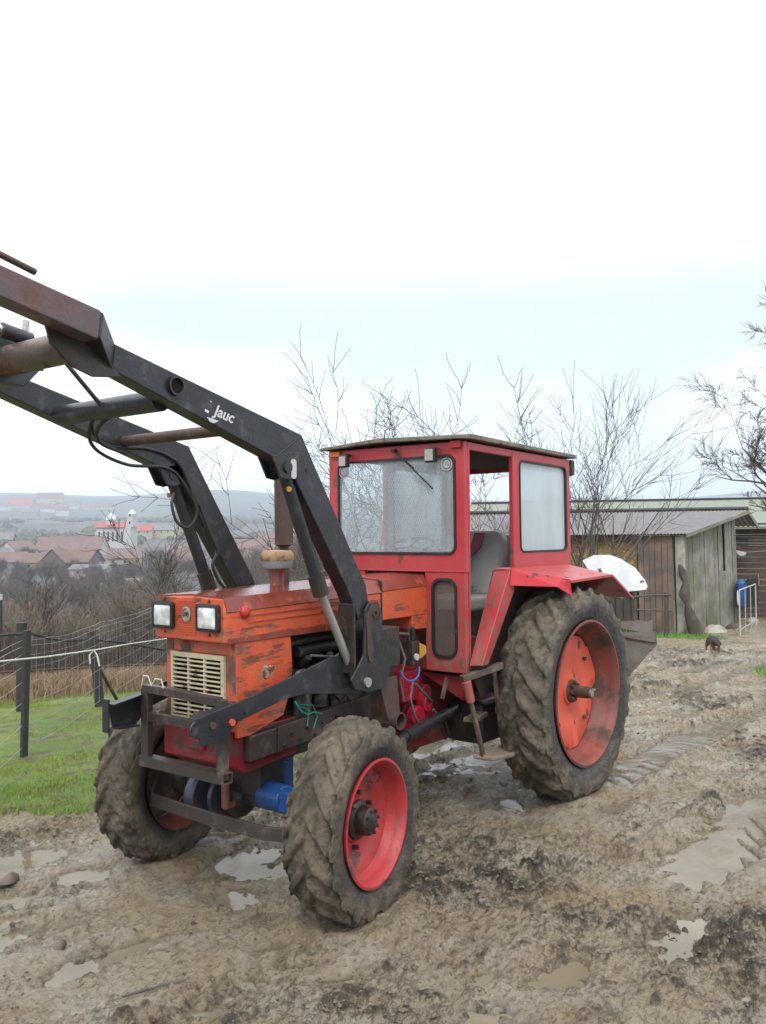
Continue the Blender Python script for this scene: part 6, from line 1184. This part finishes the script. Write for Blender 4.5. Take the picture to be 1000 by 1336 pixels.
# ---------------------------------------------------------------- GRASS AND WEEDS
GRB = worn('grass_blade', (.12, .22, .028), (.25, .29, .04), var=1.5, rough=.7, rt=.72, rust=(.28, .24, .12), rs=2, bump=0)
WDB = worn('dry_weed', (.24, .17, .10), (.17, .11, .065), var=1.5, rough=.9, rt=.66, rust=(.34, .28, .17), rs=2, bump=0)
def blades(name, X, Y, h0, h1, wd, mat, seed, lean=.6, z_off=0):
    r = np.random.default_rng(seed); n = len(X); Z = base(X, Y)+z_off; h = r.uniform(h0, h1, n); a = r.uniform(0, 2*np.pi, n); l = r.uniform(.1, lean, n)*h; la = r.uniform(0, 2*np.pi, n)
    w_ = wd*r.uniform(.6, 1.3, n); dx, dy = np.cos(a)*w_, np.sin(a)*w_; tx, ty = X+np.cos(la)*l, Y+np.sin(la)*l; mx, my = X+np.cos(la)*l*.35, Y+np.sin(la)*l*.35
    V = np.stack([np.stack([X-dx, Y-dy, Z-.02], -1), np.stack([X+dx, Y+dy, Z-.02], -1), np.stack([mx+dx*.8, my+dy*.8, Z+h*.6], -1), np.stack([mx-dx*.8, my-dy*.8, Z+h*.6], -1), np.stack([tx+dx*.1, ty+dy*.1, Z+h], -1), np.stack([tx-dx*.1, ty-dy*.1, Z+h], -1)], 1).reshape(-1, 3)
    o = np.arange(n)[:, None]*6; F = np.concatenate([o+np.array([[0, 1, 2, 3]]), o+np.array([[3, 2, 4, 5]])], 0)
    return npmesh(name, V, F, mat, smooth=False)
r = np.random.default_rng(9); N = 420000
D = r.uniform(5.5**.6, 19**.6, N)**(1/.6); az = np.radians(r.uniform(3, 27, N))+YAW; X = CAM[0]+D*np.cos(az); Y = CAM[1]+D*np.sin(az)
pat = fbm(X*1.6, Y*1.6, s=14, oct=3); k = (grass_mask(X, Y) > .40) & (pat+r.uniform(-.4, .4, N) > -.10); X, Y, D = X[k][:150000], Y[k][:150000], D[k][:150000]
o = blades('grass', X, Y, .015, .055, .0035, GRB, 1); tag(o, 'short wet green grass of the verge behind the far front wheel', 'grass', None, 'stuff')
r = np.random.default_rng(19); N = 26000; X = r.uniform(8, 19, N); Y = r.uniform(-2, 7, N); k = (np.exp(-(((X-9.9)/1.5)**2+((Y+.35)/1.0)**2)**2) > .4) | (np.exp(-(((X-17.4)/.9)**2+((Y-4.9)/1.5)**2)**2) > .4)
o = blades('grass', X[k], Y[k], .05, .13, .008, worn('fresh_grass_blade', (.09, .24, .03), (.13, .26, .05), var=1.5, rough=.7, rt=.9, bump=0), 2); tag(o, 'bright green grass tufts at the shed corner and the right edge of the track', 'grass', None, 'stuff')
r = np.random.default_rng(29); N = 90000; D = r.uniform(12, 27, N); az = np.radians(r.uniform(2, 27, N))+YAW; X = CAM[0]+D*np.cos(az); Y = CAM[1]+D*np.sin(az)
pat = fbm(X*.9, Y*.9, s=34, oct=3)*1.3+sst(12.5, 17, D)*.95-.72; k = (pat+r.uniform(-.25, .25, N) > 0) & (grass_mask(X, Y) > .5)
o = blades('dry_weeds', X[k], Y[k], .05, .34, .006, WDB, 3, 1.1); tag(o, 'dry brown weeds standing in front of the paling fence', 'weeds', None, 'stuff')
# ---------------------------------------------------------------- MUD DETAIL: clods, sticks, straw
r = np.random.default_rng(39); N = 150000; D = r.uniform(3.2**.8, 16**.8, N)**(1/.8); az = np.radians(r.uniform(-27, 27, N))+YAW; X = CAM[0]+D*np.cos(az); Y = CAM[1]+D*np.sin(az)
lane = np.exp(-((Y+1.65)/.8)**2)*.9+.25+.5*np.exp(-((np.abs(X+2.3)-.5)/.3)**2)*(np.abs(np.abs(Y)-.8) < .3); pat = sst(-.1, .4, fbm(X*.75+4, Y*1.1, s=21, oct=4, gain=.6))
GZ_, gc = ghit(X, Y); k = (grass_mask(X, Y) < .4) & (r.random(N) < np.clip(.03+lane*pat*gc*.7, 0, 1)); X, Y, D, GZ_ = X[k], Y[k], D[k], GZ_[k]; n = len(X)
me0 = [(0, 0, 1), (.9, 0, .3), (.3, .85, .3), (-.75, .5, .3), (-.7, -.5, .3), (.25, -.85, .3), (.7, .5, -.3), (-.3, .8, -.3), (-.9, 0, -.3), (-.3, -.8, -.3), (.7, -.5, -.3)]
fc = [(0, 1, 2), (0, 2, 3), (0, 3, 4), (0, 4, 5), (0, 5, 1), (1, 6, 2), (2, 6, 7), (2, 7, 3), (3, 7, 8), (3, 8, 4), (4, 8, 9), (4, 9, 5), (5, 9, 10), (5, 10, 1), (1, 10, 6)]
Vb = np.array(me0)[None]*(1+r.uniform(-.6, .6, (n, 11, 3))); s_ = (r.gamma(1.2, .0030, n)+.003)[:, None]*np.clip(D/7, .8, 1.6)[:, None]; an = r.uniform(0, 6.28, n); ca, sa = np.cos(an), np.sin(an)
x = Vb[..., 0]*s_*1.4; y = Vb[..., 1]*s_; z = Vb[..., 2]*s_*.75
V = np.stack([X[:, None]+x*ca[:, None]-y*sa[:, None], Y[:, None]+x*sa[:, None]+y*ca[:, None], (GZ_+.1*s_[:, 0])[:, None]+z], -1).reshape(-1, 3)
F = (np.arange(n)[:, None, None]*11+np.array(fc)[None]).reshape(-1, 3)
o = npmesh('mud_clods', V, F, worn('clod_mud', (.085, .067, .048), (.16, .13, .096), var=9, rough=.7, rust=(.06, .045, .03), rt=.58, bump=.004)); tag(o, 'loose crumbs and clods of mud thrown up along the tracks', 'clods', None, 'stuff')
a = gp(160, 1305); c = gp(242, 1285); b = MB(); b.tube([(a.x, a.y, a.z+.015), ((a.x+c.x)/2+.01, (a.y+c.y)/2, a.z+.025), (c.x, c.y, c.z+.02)], [.006, .008, .010], 7); o = b.build('stick', BARK, smooth=True); tag(o, 'thin broken stick lying in the mud in the left foreground', 'stick')
for (px, py, s_, lb) in ((75, 1236, .035, 'dark upturned clod between the two small milky puddles at lower left'), (10, 1150, .05, 'dark lump of mud at the left edge')):
    p = gp(px, py); b = MB(); b.ball((0, 0, 0), s_, (1.5, .8, .8), 8); b.v = [(x*(1+.3*math.sin(y*60)), y*(1+.3*math.cos(z*70)), z*(1+.3*math.sin(x*50))) for x, y, z in b.v]; o = b.build('mud_lump', worn('lump_mud', (.13, .10, .075), (.08, .06, .045), rough=.6), smooth=True); o.location = p; tag(o, lb, 'mud lump')
# ---------------------------------------------------------------- HAZE
hm = bpy.data.materials.new('haze_air'); hm.use_nodes = True; t = hm.node_tree; t.nodes.clear(); ho = t.nodes.new('ShaderNodeOutputMaterial'); pv = t.nodes.new('ShaderNodeVolumePrincipled')
pv.inputs['Color'].default_value = (.74, .85, 1.0, 1); pv.inputs['Density'].default_value = .00034; pv.inputs['Anisotropy'].default_value = .2; t.links.new(pv.outputs[0], ho.inputs['Volume'])
o = MB().box(-4100, 4100, -4100, 4100, -75, 230).build('haze', hm); tag(o, 'pale bluish damp air fading the far hills', 'haze', None, 'stuff')
